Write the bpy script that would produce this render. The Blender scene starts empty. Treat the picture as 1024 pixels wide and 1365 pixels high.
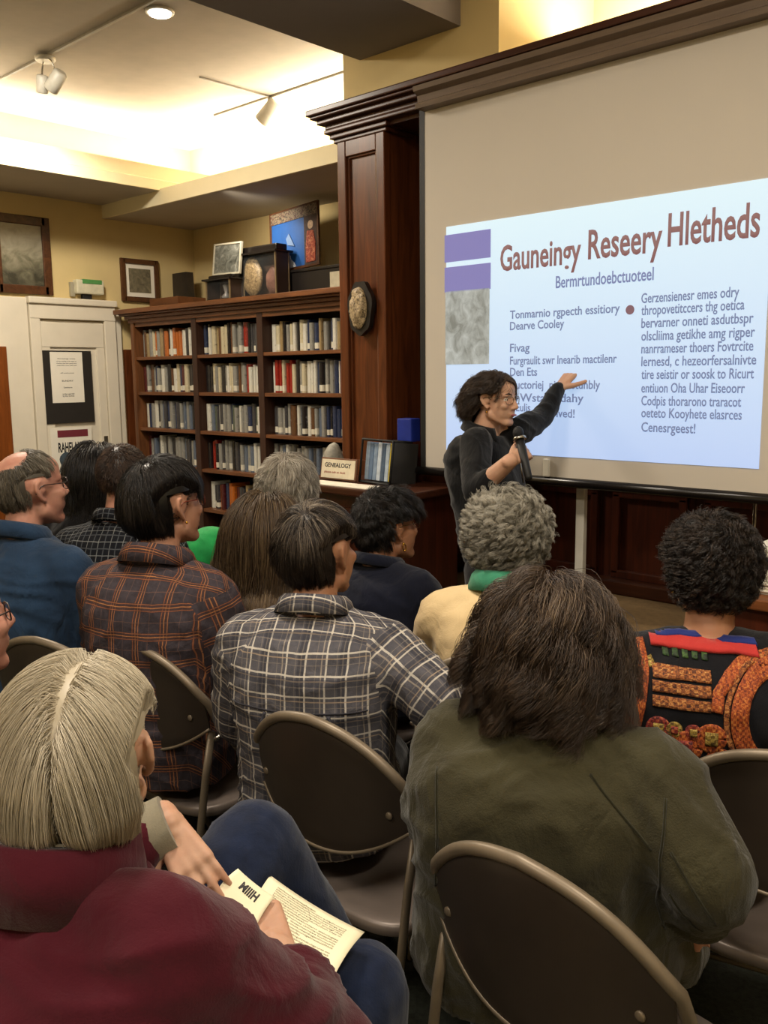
import bpy, bmesh, math, random
import numpy as np
from mathutils import Vector, Matrix, noise
from mathutils.bvhtree import BVHTree
random.seed(7)
C = bpy.context.scene.collection
SC = bpy.context.scene
PI = math.pi
# ------------------------------------------------------------------ camera
F = 1200.0; CX, CY = 512.0, 682.5
HEAD = math.radians(133); PITCH = math.atan(182 / 1200); ROLL = 0.0105; CZ = 1.6
_h = Vector((math.cos(HEAD), math.sin(HEAD), 0))
FW = Vector((_h.x * math.cos(PITCH), _h.y * math.cos(PITCH), -math.sin(PITCH)))
_r = Vector((_h.y, -_h.x, 0)); _u = _r.cross(FW)
RT = _r * math.cos(ROLL) - _u * math.sin(ROLL)
UP = _r * math.sin(ROLL) + _u * math.cos(ROLL)
EYE = Vector((0, 0, CZ))
def ray(px, py): return FW + RT * ((px - CX) / F) - UP * ((py - CY) / F)
def W(px, py, d): return EYE + ray(px, py) * d
def WX(px, py, X): v = ray(px, py); return EYE + v * (X / v.x)
def WY(px, py, Y): v = ray(px, py); return EYE + v * (Y / v.y)
def WZ(px, py, Z): v = ray(px, py); return EYE + v * ((Z - CZ) / v.z)
cam = bpy.data.objects.new('camera', bpy.data.cameras.new('camera')); C.objects.link(cam)
cam.data.sensor_fit = 'VERTICAL'; cam.data.sensor_height = 24; cam.data.lens = 24 * F / 1365
cam.matrix_world = Matrix((( RT.x, UP.x, -FW.x, EYE.x), (RT.y, UP.y, -FW.y, EYE.y), (RT.z, UP.z, -FW.z, EYE.z), (0, 0, 0, 1)))
cam.data.clip_start = .02
SC.camera = cam
SC.view_settings.view_transform = 'Standard'; SC.view_settings.look = 'None'
SC.view_settings.gamma = 1.0; SC.view_settings.exposure = 0.0; SC.view_settings.use_curve_mapping = False
try:
    SC.cycles.use_denoising = True
    SC.cycles.max_bounces = 6; SC.cycles.diffuse_bounces = 4; SC.cycles.glossy_bounces = 3
    SC.cycles.transparent_max_bounces = 6
except Exception: pass

# ------------------------------------------------------------------ materials
def lin(c):
    if isinstance(c, str):
        c = [int(c[i:i + 2], 16) / 255 for i in (1, 3, 5)]
    return tuple(x / 12.92 if x <= .04045 else ((x + .055) / 1.055) ** 2.4 for x in c) + (1,)
class NT:
    def __init__(s, name):
        s.m = bpy.data.materials.new(name); s.m.use_nodes = True
        s.t = s.m.node_tree; s.b = s.t.nodes['Principled BSDF']
    def n(s, typ, **kw):
        nd = s.t.nodes.new(typ)
        for k, v in kw.items(): setattr(nd, k, v)
        return nd
    def l(s, a, b): s.t.links.new(a, b)
    def put(s, sock, v):
        if hasattr(v, 'is_linked') or hasattr(v, 'links'): s.l(v, sock)
        else: sock.default_value = v
    def math(s, op, a, b=0.0, clamp=False):
        nd = s.n('ShaderNodeMath', operation=op); nd.use_clamp = clamp
        s.put(nd.inputs[0], a); s.put(nd.inputs[1], b); return nd.outputs[0]
    def mix(s, f, a, b):
        nd = s.n('ShaderNodeMix', data_type='RGBA')
        s.put(nd.inputs[0], f); s.put(nd.inputs[6], a); s.put(nd.inputs[7], b); return nd.outputs[2]
    def noise(s, vec, scale, detail=4, rough=.55, dist=0):
        nd = s.n('ShaderNodeTexNoise'); nd.inputs['Scale'].default_value = scale
        nd.inputs['Detail'].default_value = detail; nd.inputs['Roughness'].default_value = rough
        nd.inputs['Distortion'].default_value = dist
        if vec is not None: s.l(vec, nd.inputs['Vector'])
        return nd.outputs[0]
    def coord(s, which='Object', scale=None):
        o = s.n('ShaderNodeTexCoord').outputs[which]
        if scale:
            mp = s.n('ShaderNodeMapping'); mp.inputs['Scale'].default_value = scale; s.l(o, mp.inputs[0]); o = mp.outputs[0]
        return o
    def ramp(s, f, stops):
        nd = s.n('ShaderNodeValToRGB'); e = nd.color_ramp.elements
        while len(e) < len(stops): e.new(.5)
        for el, (p, c) in zip(e, stops): el.position = p; el.color = c
        s.l(f, nd.inputs[0]); return nd.outputs[0]
    def bump(s, h, strength=.3, dist=.01):
        nd = s.n('ShaderNodeBump'); nd.inputs['Strength'].default_value = strength; nd.inputs['Distance'].default_value = dist
        s.l(h, nd.inputs['Height']); s.l(nd.outputs[0], s.b.inputs['Normal'])
    def base(s, c, rough=.6, metal=0.0, spec=None):
        s.put(s.b.inputs['Base Color'], c); s.put(s.b.inputs['Roughness'], rough); s.b.inputs['Metallic'].default_value = metal
        if spec is not None: s.b.inputs['Specular IOR Level'].default_value = spec
        return s.m
def plain(name, c, rough=.6, metal=0.0, var=.12, nscale=18, bump=0, spec=None):
    t = NT(name); c = lin(c); v = t.noise(t.coord(), nscale)
    d = tuple(x * (1 - var) for x in c[:3]) + (1,); b = tuple(min(1, x * (1 + var)) for x in c[:3]) + (1,)
    t.base(t.ramp(v, [(.3, d), (.7, b)]), rough, metal, spec)
    if bump: t.bump(t.noise(t.coord(), nscale * 4), bump, .004)
    return t.m
def wood(name, dark, light, rough=.35, sc=(30, 30, 2.5), spec=.4):
    t = NT(name); v = t.noise(t.coord('Object', sc), 1.0, 6, .6, 1.2)
    t.base(t.ramp(v, [(.25, lin(dark)), (.75, lin(light))]), rough, 0, spec)
    t.bump(v, .08, .003); return t.m
def emis(name, c, s):
    t = NT(name); t.base(lin(c), .5); t.b.inputs['Emission Color'].default_value = lin(c); t.b.inputs['Emission Strength'].default_value = s
    return t.m
def metal(name, c, rough=.35):
    return plain(name, c, rough, 1.0, .06, 30)
def fabric(name, c, rough=.9, var=.18, nscale=9, weave=900, wr=.25, c2=None):
    t = NT(name); c = lin(c); o = t.coord(); v = t.noise(o, nscale, 5)
    d = tuple(x * (1 - var) for x in c[:3]) + (1,); b = lin(c2) if c2 else tuple(min(1, x * (1 + var)) for x in c[:3]) + (1,)
    t.base(t.ramp(v, [(.3, d), (.7, b)]), rough, 0, .15)
    big = t.noise(t.coord('Object', (1, 1, .6)), 14, 3, .5, .8); fine = t.noise(o, 350, 2)
    t.bump(t.math('ADD', t.math('MULTIPLY', big, 1.0), t.math('MULTIPLY', fine, .08)), wr, .03)
    try: t.b.inputs['Sheen Weight'].default_value = .15
    except Exception: pass
    return t.m
def skin(name, c, c2=None, lips=None):
    t = NT(name); c = lin(c); v = t.noise(t.coord(), 22, 4)
    c2 = lin(c2) if c2 else (min(1, c[0] * 1.1), c[1] * .82, c[2] * .78, 1)
    t.base(t.ramp(v, [(.35, c), (.75, c2)]), .5, 0, .35)
    try:
        t.b.inputs['Subsurface Weight'].default_value = .12; t.b.inputs['Subsurface Radius'].default_value = (.02, .008, .004); t.b.inputs['Subsurface Scale'].default_value = .4
    except Exception: pass
    t.bump(t.noise(t.coord(), 160, 3), .12, .002)
    return t.m

# ------------------------------------------------------------------ mesh helpers
def link(name, me, mat=None, parent=None):
    o = bpy.data.objects.new(name, me); C.objects.link(o)
    if mat is not None:
        for m in (mat if isinstance(mat, (list, tuple)) else [mat]): me.materials.append(m)
    if parent is not None: o.parent = parent
    return o
def tag(o, label=None, cat=None, group=None, kind=None):
    if label: o['label'] = label
    if cat: o['category'] = cat
    if group: o['group'] = group
    if kind: o['kind'] = kind
    return o
def empty(name, loc=(0, 0, 0), rz=0.0, **kw):
    o = bpy.data.objects.new(name, None); C.objects.link(o); o.location = loc; o.rotation_euler = (0, 0, rz); o.empty_display_size = .1
    return tag(o, **kw)
def smooth(me, on=True):
    me.polygons.foreach_set('use_smooth', [on] * len(me.polygons)); me.update()
class MB:
    """collects shapes into one mesh"""
    def __init__(s): s.bm = bmesh.new()
    def box(s, lo, hi, bev=0.0, mi=0, M=None, seg=2):
        lo, hi = Vector(lo), Vector(hi); c = (lo + hi) / 2; d = hi - lo
        r = bmesh.ops.create_cube(s.bm, size=1.0, matrix=Matrix.Translation(c) @ Matrix.Diagonal((d.x, d.y, d.z, 1)))
        vs = r['verts']
        if bev > 0:
            es = list({e for v in vs for e in v.link_edges})
            rb = bmesh.ops.bevel(s.bm, geom=es, offset=bev, segments=seg, affect='EDGES', profile=.6)
            vs = list({v for f in rb['faces'] for v in f.verts} | {v for v in vs if v.is_valid})
        fs = {f for v in vs for f in v.link_faces}
        for f in fs: f.material_index = mi
        if M is not None: bmesh.ops.transform(s.bm, matrix=M, verts=vs)
        return s
    def tube(s, pts, r, seg=10, mi=0, closed=False, M=None, flat=1.0, caps=True):
        pts = [Vector(p) for p in pts]; n = len(pts)
        rs = r if isinstance(r, (list, tuple)) else [r] * n
        rings = []; prev = None
        for i, p in enumerate(pts):
            if closed: t = pts[(i + 1) % n] - pts[i - 1]
            else: t = pts[min(i + 1, n - 1)] - pts[max(i - 1, 0)]
            t.normalize()
            if prev is None:
                a = Vector((0, 0, 1)) if abs(t.z) < .9 else Vector((1, 0, 0)); x = t.cross(a).normalized()
            else:
                x = (prev - t * prev.dot(t)).normalized()
            prev = x; y = t.cross(x)
            rings.append([s.bm.verts.new(p + (x * math.cos(2 * PI * k / seg) + y * math.sin(2 * PI * k / seg) * flat) * rs[i]) for k in range(seg)])
        m = n if closed else n - 1
        for i in range(m):
            a, b = rings[i], rings[(i + 1) % n]
            for k in range(seg):
                f = s.bm.faces.new((a[k], a[(k + 1) % seg], b[(k + 1) % seg], b[k])); f.material_index = mi; f.smooth = True
        if not closed and caps:
            s.bm.faces.new(rings[0][::-1]).material_index = mi; s.bm.faces.new(rings[-1]).material_index = mi
        if M is not None: bmesh.ops.transform(s.bm, matrix=M, verts=[v for r_ in rings for v in r_])
        return s
    def cyl(s, p0, p1, r0, r1=None, seg=20, mi=0):
        return s.tube([p0, p1], [r0, r0 if r1 is None else r1], seg, mi)
    def lathe(s, prof, seg=24, M=None, mi=0):
        rings = []
        for r, z in prof: rings.append([s.bm.verts.new((r * math.cos(2 * PI * k / seg), r * math.sin(2 * PI * k / seg), z)) for k in range(seg)])
        for a, b in zip(rings, rings[1:]):
            for k in range(seg):
                f = s.bm.faces.new((a[k], a[(k + 1) % seg], b[(k + 1) % seg], b[k])); f.smooth = True; f.material_index = mi
        s.bm.faces.new(rings[0][::-1]).material_index = mi; s.bm.faces.new(rings[-1]).material_index = mi
        if M is not None: bmesh.ops.transform(s.bm, matrix=M, verts=[v for r_ in rings for v in r_])
        return s
    def sphere(s, c, r, M=None, sub=3, mi=0):
        r = r if isinstance(r, (tuple, list)) else (r, r, r)
        T = Matrix.Translation(c) @ (M.to_4x4() if M is not None else Matrix.Identity(4)) @ Matrix.Diagonal((r[0], r[1], r[2], 1))
        q = bmesh.ops.create_icosphere(s.bm, subdivisions=sub, radius=1.0, matrix=T)
        for f in {f for v in q['verts'] for f in v.link_faces}: f.smooth = True; f.material_index = mi
        return s
    def prism(s, prof, x0, x1, mi=0, axis='x', M=None):
        """profile polygon (list of (a,b)) extruded along an axis"""
        def mk(p, t):
            if axis == 'x': return (t, p[0], p[1])
            if axis == 'y': return (p[0], t, p[1])
            return (p[0], p[1], t)
        A = [s.bm.verts.new(mk(p, x0)) for p in prof]; B = [s.bm.verts.new(mk(p, x1)) for p in prof]; n = len(prof)
        fs = [s.bm.faces.new(A), s.bm.faces.new(B[::-1])]
        for i in range(n): fs.append(s.bm.faces.new((A[i], B[i], B[(i + 1) % n], A[(i + 1) % n])))
        for f in fs: f.material_index = mi
        bmesh.ops.recalc_face_normals(s.bm, faces=fs)
        if M is not None: bmesh.ops.transform(s.bm, matrix=M, verts=A + B)
        return s
    def quad(s, a, b, c, d, mi=0):
        f = s.bm.faces.new([s.bm.verts.new(p) for p in (a, b, c, d)]); f.material_index = mi; return s
    def build(s, name, mat, parent=None, M=None):
        if M is not None: s.bm.transform(M)
        me = bpy.data.meshes.new(name); s.bm.to_mesh(me); s.bm.free()
        return link(name, me, mat, parent)
def struct(o): o['kind'] = 'structure'; return o
def bez(a, b, c, n=8):
    a, b, c = Vector(a), Vector(b), Vector(c)
    return [a * (1 - t) ** 2 + b * 2 * t * (1 - t) + c * t * t for t in [i / n for i in range(n + 1)]]
def text(name, s, mat, parent, origin, xdir, ydir, width=None, size=.05, depth=.0006, bold=0.0, height=None):
    cu = bpy.data.curves.new(name, 'FONT'); cu.body = s; cu.size = 1.0; cu.offset = bold; cu.resolution_u = 3
    tmp = bpy.data.objects.new('tmp', cu); C.objects.link(tmp)
    dg = bpy.context.evaluated_depsgraph_get(); dg.update()
    me = bpy.data.meshes.new_from_object(tmp.evaluated_get(dg)); bpy.data.objects.remove(tmp); bpy.data.curves.remove(cu)
    xs = [v.co.x for v in me.vertices]; x0, x1 = min(xs), max(xs)
    sx = width / (x1 - x0) if width else size; sy = height / .73 if height else (size if size else sx)
    X, Y = Vector(xdir).normalized(), Vector(ydir).normalized(); Z = X.cross(Y); O = Vector(origin)
    bm = bmesh.new(); bm.from_mesh(me)
    bm.transform(Matrix(((X.x * sx, Y.x * sy, Z.x, 0), (X.y * sx, Y.y * sy, Z.y, 0), (X.z * sx, Y.z * sy, Z.z, 0), (0, 0, 0, 1))) @ Matrix.Translation((-x0, 0, 0)))
    r = bmesh.ops.extrude_face_region(bm, geom=bm.faces[:]); vs = [e for e in r['geom'] if isinstance(e, bmesh.types.BMVert)]
    bmesh.ops.translate(bm, vec=Z * depth, verts=vs); bm.transform(Matrix.Translation(O))
    bm.to_mesh(me); bm.free(); me.name = name
    return link(name, me, mat, parent)
# ------------------------------------------------------------------ palette
M_yellow = plain('plaster_yellow', '#d0ba84', .85, var=.05, nscale=3)
M_cream = plain('plaster_cream', '#e4d8b4', .85, var=.04, nscale=3)
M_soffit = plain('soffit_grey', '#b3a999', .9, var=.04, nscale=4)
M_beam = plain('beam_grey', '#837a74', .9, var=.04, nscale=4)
M_ceil = plain('ceiling_plaster', '#b5ab9c', .9, var=.05, nscale=7, bump=.1)
M_white = plain('white_paint', '#d9d0bc', .55, var=.04, nscale=5)
M_wood = wood('wood_mahogany', '#3a1c0d', '#6e3a1c', .32, (26, 26, 2.2))
M_woodh = wood('wood_mahogany_long', '#2c150b', '#4f2917', .35, (2.2, 26, 26))
M_woodd = wood('wood_dark', '#2f160c', '#562615', .35, (26, 26, 2.2))
M_case = wood('wood_shelf', '#4b2c18', '#7c4e2b', .42, (24, 24, 2.5))
M_caseh = wood('wood_shelf_long', '#4b2c18', '#7a4a28', .42, (2.5, 24, 24))
M_inner = wood('wood_shelf_inside', '#1c100a', '#2e1a10', .6, (20, 20, 2))
M_black = plain('black_matte', '#101010', .6, var=.1)
M_blackg = plain('black_gloss', '#15110f', .25, var=.1)
M_chrome = metal('steel', '#b8b4ac', .25)
M_screen = plain('screen_fabric', '#c9c0b2', .9, var=.02, nscale=2)
M_tan = plain('carpet_tan', '#7c6340', .95, var=.15, nscale=40, bump=.3)
M_carpet = plain('carpet_dark', '#262a22', .97, var=.5, nscale=60, bump=.5)
M_paper = plain('paper', '#e6e0d0', .7, var=.02)
M_ink = plain('ink', '#3a3838', .8, var=.02)
M_whitem = plain('white_metal', '#cfcabd', .4, var=.04)

XL, YB, ZC = -6.65, 4.76, 3.5
XR, YF = 2.4, -3.2
# ------------------------------------------------------------------ setting
struct(MB().box((XL - .2, YF - .2, -.1), (XR + .2, YB + .2, 0)).build('floor', M_carpet))
struct(MB().box((XL - .2, YF - .2, ZC), (XR + .2, YB + .2, ZC + .12)).build('ceiling', M_ceil))
struct(MB().box((XL - .18, YF - .2, 0), (XL, YB + .2, ZC)).build('wall_left', M_yellow))
struct(MB().box((XL, YB, 0), (XR, YB + .18, ZC)).build('wall_back', M_yellow))
struct(MB().box((XR, YF - .2, 0), (XR + .18, YB + .2, ZC)).build('wall_right', M_cream))
struct(MB().box((XL, YF - .18, 0), (XR, YF, ZC)).build('wall_rear', M_cream))
# lit cove: shelf-like soffits round the coffer
XS, YSF = -5.85, 3.9
b = MB().box((XL, YF, 2.95), (XS - .002, YB, 3.0)); struct(b.build('ceiling_soffit_left', M_soffit))
b = MB().prism([(XS, 2.95), (XS + .015, 2.95), (XS + .015, 3.02), (XS - .01, 3.03), (XS - .01, 3.07), (XS - .03, 3.075), (XS - .03, 3.13), (XS - .06, 3.13), (XS - .06, 2.97), (XS, 2.97)], YF, YB, axis='y')
struct(b.build('trim_1', M_cream))
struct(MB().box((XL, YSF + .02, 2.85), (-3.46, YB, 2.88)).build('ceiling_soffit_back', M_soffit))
struct(MB().box((XL, YSF, 2.85), (-3.46, YSF + .02, 2.96)).build('trim_2', M_cream))
# dropped beam and the plaster pier it rests on
xp1 = WY(665, 40, 3.45).x
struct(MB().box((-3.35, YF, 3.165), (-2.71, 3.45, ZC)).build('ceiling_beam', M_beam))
struct(MB().box((-3.47, 3.45, 2.9), (xp1, 4.3, ZC)).build('wall_pier', M_yellow))
struct(MB().box((xp1, 4.25, 2.9), (XR, 4.4, ZC)).build('wall_above_cornice', M_yellow))
# panelled wood wall behind the screen
b = MB().box((-3.13, 3.98, 0), (XR, 4.1, 2.9))
x = -3.1
while x < 1.2:
    for z0, z1 in ((.62, 1.02), (1.1, 1.9), (2.0, 2.7)):
        b.box((x + .02, 3.955, z0), (x + .06, 3.985, z1), .006); b.box((x + .36, 3.955, z0), (x + .40, 3.985, z1), .006)
        b.box((x + .02, 3.955, z0 - .02), (x + .40, 3.985, z0 + .02), .006); b.box((x + .02, 3.955, z1 - .02), (x + .40, 3.985, z1 + .02), .006)
    x += .46
b.box((-3.13, 3.94, 1.04), (XR, 3.99, 1.09), .008)
struct(b.build('wall_panelling', M_woodd))
struct(MB().box((-3.12, 3.9, .53), (XR, 3.98, .6), .01).build('baseboard_back', M_woodh))
b = MB().box((-3.0, 3.3, 0), (XR, 3.94, .53), .01)
struct(b.build('floor_platform', M_tan))
# wooden column with a sunk panel and capital
b = MB().box((-3.455, 3.41, 0), (-3.135, 4.74, 2.84))
for x0, x1 in ((-3.46, -3.40), (-3.19, -3.13)): b.box((x0, 3.385, 0), (x1, 3.43, 2.82), .006)
for z0, z1 in ((0, 1.16), (2.70, 2.82)): b.box((-3.40, 3.386, z0), (-3.19, 3.43, z1), .004)
for x0, x1 in ((-3.40, -3.385), (-3.205, -3.19)): b.box((x0, 3.398, 1.15), (x1, 3.42, 2.71), .005)
b.box((-3.40, 3.398, 2.69), (-3.19, 3.42, 2.705), .004)
struct(b.build('trim_3', M_wood))
b = MB()
for z0, z1, p in ((2.775, 2.795, .02), (2.795, 2.82, .035), (2.82, 2.84, .055), (2.84, 2.865, .05), (2.865, 2.89, .08), (2.89, 2.905, .105), (2.905, 2.935, .12)):
    b.box((-3.46 - p, 3.4 - p, z0), (XR if z0 > 2.81 else -3.13 + p, 3.6, z1), .006)
    b.box((-3.46 - p, 3.5, z0), (-3.46, 3.9 - .02, z1), .006)
b.box((-3.45, 3.39, 2.8), (XR, 4.3, 2.9))
struct(b.build('trim_4', M_woodh))

# ------------------------------------------------------------------ screen
YS = 3.26
scr = empty('projection_screen', (-1.9, YS, 2.8)); tag(scr, 'large pulled-down projection screen showing the bright slide, hanging below the dark cornice', 'screen')
def local(o, root):
    o.parent = root; o.matrix_parent_inverse = Matrix.Translation(-root.location) if root.rotation_euler.z == 0 else root.matrix_basis.inverted(); return o
sx0, sx1 = WY(567, 400, YS).x, -.9
sz0, sz1 = WY(567, 622, YS).z, 2.78
cx0 = WY(556, 140, YS - .05).x
b = MB().prism([(YS + .05, 2.77), (YS - .06, 2.77), (YS - .065, 2.79), (YS - .045, 2.80), (YS - .05, 2.825), (YS - .075, 2.84), (YS - .08, 2.86), (YS + .05, 2.86)], cx0, sx1 + .06)
local(b.build('screen_case', wood('case_brown', '#5a4a3c', '#75624f', .5, (2, 30, 30))), scr)
local(MB().box((sx0, YS, sz0), (sx1, YS + .004, sz1)).build('screen_fabric', M_screen), scr)
local(MB().box((sx0 - .03, YS - .002, sz0 - .02), (sx0, YS + .006, sz1)).build('screen_edge', M_black), scr)
local(MB().tube([(sx0 - .05, YS, sz0 - .02), (sx1 + .02, YS, sz0 - .02)], .02, 14).build('bottom_bar', M_blackg), scr)
hp = WY(726, 617, YS - .02)
b = MB().box((hp.x - .012, YS - .016, sz0 - .0), (hp.x + .018, YS - .002, sz0 + .075), .004)
local(b.build('pull_handle', M_paper), scr)
# the slide
def slide_mat(name, c1, c2, s):
    t = NT(name); g = t.n('ShaderNodeSeparateXYZ'); t.l(t.coord('Generated'), g.inputs[0])
    c = t.ramp(g.outputs[2], [(0.0, lin(c1)), (1.0, lin(c2))])
    t.base((.25, .25, .25, 1), .9); t.l(c, t.b.inputs['Emission Color']); t.b.inputs['Emission Strength'].default_value = s; return t.m
def proj_mat(name, c, s=1.0):
    t = NT(name); t.base((.1, .1, .1, 1), .9); t.b.inputs['Emission Color'].default_value = lin(c); t.b.inputs['Emission Strength'].default_value = s; return t.m
tl, bl, br, tr = WY(593, 304, YS), WY(598, 600, YS), WY(1018, 625, YS), WY(1026, 236, YS)
lx0, lx1, lz0, lz1 = (tl.x + bl.x) / 2, (br.x + tr.x) / 2, (bl.z + br.z) / 2, (tl.z + tr.z) / 2
sl = MB().box((lx0, YS - .003, lz0), (lx1, YS - .001, lz1)).build('slide', slide_mat('slide_light', '#a9c6f5', '#d4f0fb', .86))
local(sl, scr)
def onslide(o): o.parent = sl; o.matrix_parent_inverse = Matrix.Identity(4); return o
def onsl_box(x0, y0, x1, y1, name, mat):
    p, q = WY(x0, y0, YS - .004), WY(x1, y1, YS - .004)
    return onslide(MB().box((p.x, YS - .005, min(p.z, q.z)), (q.x, YS - .0035, max(p.z, q.z))).build(name, mat))
M_pur = proj_mat('slide_purple', '#7a74b8', .85)
onsl_box(593, 314, 654, 343, 'slide_banner', M_pur); onsl_box(593, 357, 654, 385, 'slide_banner', M_pur)
t = NT('slide_photo'); co = t.coord('Object', (22, 22, 16)); v = t.noise(co, 1.0, 6, .6, .8); gz = t.n('ShaderNodeSeparateXYZ'); t.l(t.coord('Generated'), gz.inputs[0])
v2 = t.math('ADD', t.math('MULTIPLY', v, .9), t.math('MULTIPLY', t.math('ABSOLUTE', t.math('SUBTRACT', gz.outputs[2], .5)), .35))
t.base((.1, .1, .1, 1), .9); t.l(t.ramp(v2, [(.35, lin('#75786f')), (.55, lin('#a9aca4')), (.75, lin('#c9cdc6'))]), t.b.inputs['Emission Color']); t.b.inputs['Emission Strength'].default_value = .8
onsl_box(594, 389, 652, 485, 'slide_picture', t.m)
M_tit, M_txt, M_sub = proj_mat('slide_title', '#8f5a5a', .75), proj_mat('slide_text', '#6f80ab', .8), proj_mat('slide_subtitle', '#7381b4', .8)
def stext(s, x0, y0, x1, capz, mat, name='slide_text', bold=0.012, dy=0):
    p = WY(x0, y0, YS - .004); q = WY(x1, y0, YS - .004)
    return onslide(text(name, s, mat, None, (p.x, YS - .0035, p.z), (1, 0, dy), (0, 0, 1), q.x - p.x, height=capz, bold=bold, depth=.001))
px = 1 / 285.0
stext('Gauneingy', 667, 361, 774, .108, M_tit, 'slide_title', .018)
stext('Reseery', 784, 345, 882, .115, M_tit, 'slide_title', .018)
stext('Hletheds', 890, 328, 1012, .122, M_tit, 'slide_title', .018)
stext('Bermrtundoebctuoteel', 741, 384, 871, .05, M_sub, 'slide_subtitle')
for s, x0, y0, x1 in (('Tonmarnio rgpecth essitiory', 680, 425, 826), ('Dearve Cooley', 680, 440, 752), ('Fivag', 680, 469, 706), ('Furgraulit swr lnearib mactilenr', 680, 486, 822),
                      ('Den Ets', 680, 501, 716), ('uctoriej  nis  instunbly', 688, 518, 800), ('Wsta  Sidahy', 693, 535, 778), ('Eulis', 688, 548, 707), ('lved!', 742, 556, 766)):
    stext(s, x0, y0, x1, .036, M_txt)
for s, y0, x1 in (('Gerzensienesr emes odry', 404, 985), ('thropovetitccers thg oetica', 420, 992), ('bervarner onneti asdutbspr', 437, 1004), ('olscliima getikhe amg rigper', 454, 1006),
                  ('nanrrameser thoers Fovtrcite', 471, 1004), ('lernesd, c hezeorfersalnivte', 488, 1008), ('tire seistir or soosk to Ricurt', 505, 1005), ('entiuon Oha Uhar Eiseoorr', 523, 993),
                  ('Codpis thorarono traracot', 540, 988), ('oeteto Kooyhete elasrces', 556, 989), ('Cenesrgeest!', 575, 927)):
    stext(s, 855, y0, x1, .038, M_txt)
p = WY(840, 413, YS - .004)
onslide(MB().cyl((p.x, YS - .005, p.z), (p.x, YS - .0035, p.z), .018, seg=24).build('slide_bullet', proj_mat('slide_dot', '#7a4a5a', .8)))
# stand post and thin pole beneath the screen
p = WY(776, 655, 3.4)
b = MB().box((p.x - .02, 3.385, .53), (p.x + .02, 3.415, 1.14), .004); b.box((p.x - .06, 3.34, .53), (p.x + .06, 3.46, .545), .004)
tag(b.build('screen_stand', M_whitem), 'pale square post standing below the screen on the tan platform', 'stand')
p = WY(1006, 690, 3.6)
b = MB().cyl((p.x, 3.6, .53), (p.x, 3.6, 1.2), .009, seg=10); b.lathe([(.09, .53), (.09, .54), (.02, .56)], M=Matrix.Translation((p.x, 3.6, 0)))
tag(b.build('slim_pole', M_chrome), 'thin silver pole in front of the dark panelling at far right', 'pole')

# ------------------------------------------------------------------ left wall: door, boards, frames
def wx(x, y, d=0): return WX(x, y, XL + d)
zt = wx(95, 404).z; ya, yb = wx(36, 430).y, wx(150, 430).y
d1 = empty('door_1', (XL, (ya + yb) / 2, 0), kind='structure')
b = MB().box((XL, ya, 0), (XL + .05, ya + .08, zt - .01), .006).box((XL, yb - .1, 0), (XL + .05, yb, zt - .01), .006).box((XL, ya + .001, zt - .13), (XL + .054, yb - .001, zt - .012), .006).box((XL, ya - .01, zt - .02), (XL + .075, yb + .01, zt + .03), .01)
local(b.build('door_casing', M_white), d1)
yl, yr = ya + .085, yb - .105
b = MB().box((XL, yl, 0), (XL + .02, yr, zt - .14))
for y0, y1, z0, z1 in ((yl, yl + .07, 0, zt - .15), (yr - .07, yr, 0, zt - .15), (yl + .002, yr - .002, zt - .34, zt - .152), (yl + .002, yr - .002, .85, 1.0), (yl + .002, yr - .002, 0.002, .2)): b.box((XL + .005, y0, z0), (XL + (.034 if z1 - z0 > 1 else .037), y1, z1), .005)
local(b.build('door_panel', M_white), d1)
local(MB().box((XL + .034, yr - .05, .98), (XL + .04, yr - .015, 1.14), .002).cyl((XL + .04, yr - .032, 1.06), (XL + .09, yr - .032, 1.06), .022).build('door_handle', M_chrome), d1)
struct(MB().box((XL, 2.0, 0), (XL + .03, ya - .005, wx(20, 396).z), .006).build('trim_5', M_white))
struct(MB().box((XL, yb + .005, 0), (XL + .03, 4.0, wx(155, 412).z), .006).build('trim_6', M_white))
struct(MB().box((XL, 4.02, 0), (XL + .035, 4.5, wx(170, 466).z), .006).build('trim_7', M_wood))
y5 = wx(8, 520).y
struct(MB().box((XL + .028, y5 - .3, 0), (XL + .06, y5, wx(3, 462).z), .006).build('trim_8', wood('wood_orange', '#5e300f', '#8a4a1c')))
# notice on black board
def wallrect(x0, y0, x1, y1, d):
    p, q = wx(x0, y0, d), wx(x1, y1, d); return p.y, q.y, min(p.z, q.z), max(p.z, q.z)
e = .037
y0, y1, z0, z1 = wallrect(54, 467, 126, 562, e)
nb = tag(MB().box((XL + e - .002, y0, z0), (XL + e + .006, y1, z1), .001).build('notice_board', plain('board_black', '#1f1a14', .7)), 'black board with a white typed notice, upper part of the white door', 'notice board')
y0, y1, z0, z1 = wallrect(66, 469, 113, 536, e + .007)
s = MB().box((XL + e + .0065, y0, z0), (XL + e + .008, y1, z1)).build('notice_sheet', M_paper, nb)
for k, (w_, dz, n) in enumerate(((.55, .12, 'printed_line'), (.62, .17, 'printed_line'), (.62, .21, 'printed_line'), (.62, .25, 'printed_line'), (.42, .40, 'printed_line'), (.36, .55, 'printed_line'), (.26, .68, 'printed_line'), (.36, .81, 'printed_line'), (.36, .85, 'printed_line'))):
    zz = z1 - (z1 - z0) * dz; h = .012 if k > 4 else .008
    text('printed_line', ['Genealogy notes', 'of the reading room open to', 'members and their guests each', 'week from noon until dusk', 'all welcome', 'SUNDAY', 'Lecture', 'in the main hall', 'by the shelves'][k], M_ink, s, (XL + e + .0082, (y0 + y1) / 2 - w_ * (y1 - y0) / 2, zz - h), (0, 1, 0), (0, 0, 1), w_ * (y1 - y0), height=h, bold=.01, depth=.0004)
y0, y1, z0, z1 = wallrect(66, 571, 127, 660, e)
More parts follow.
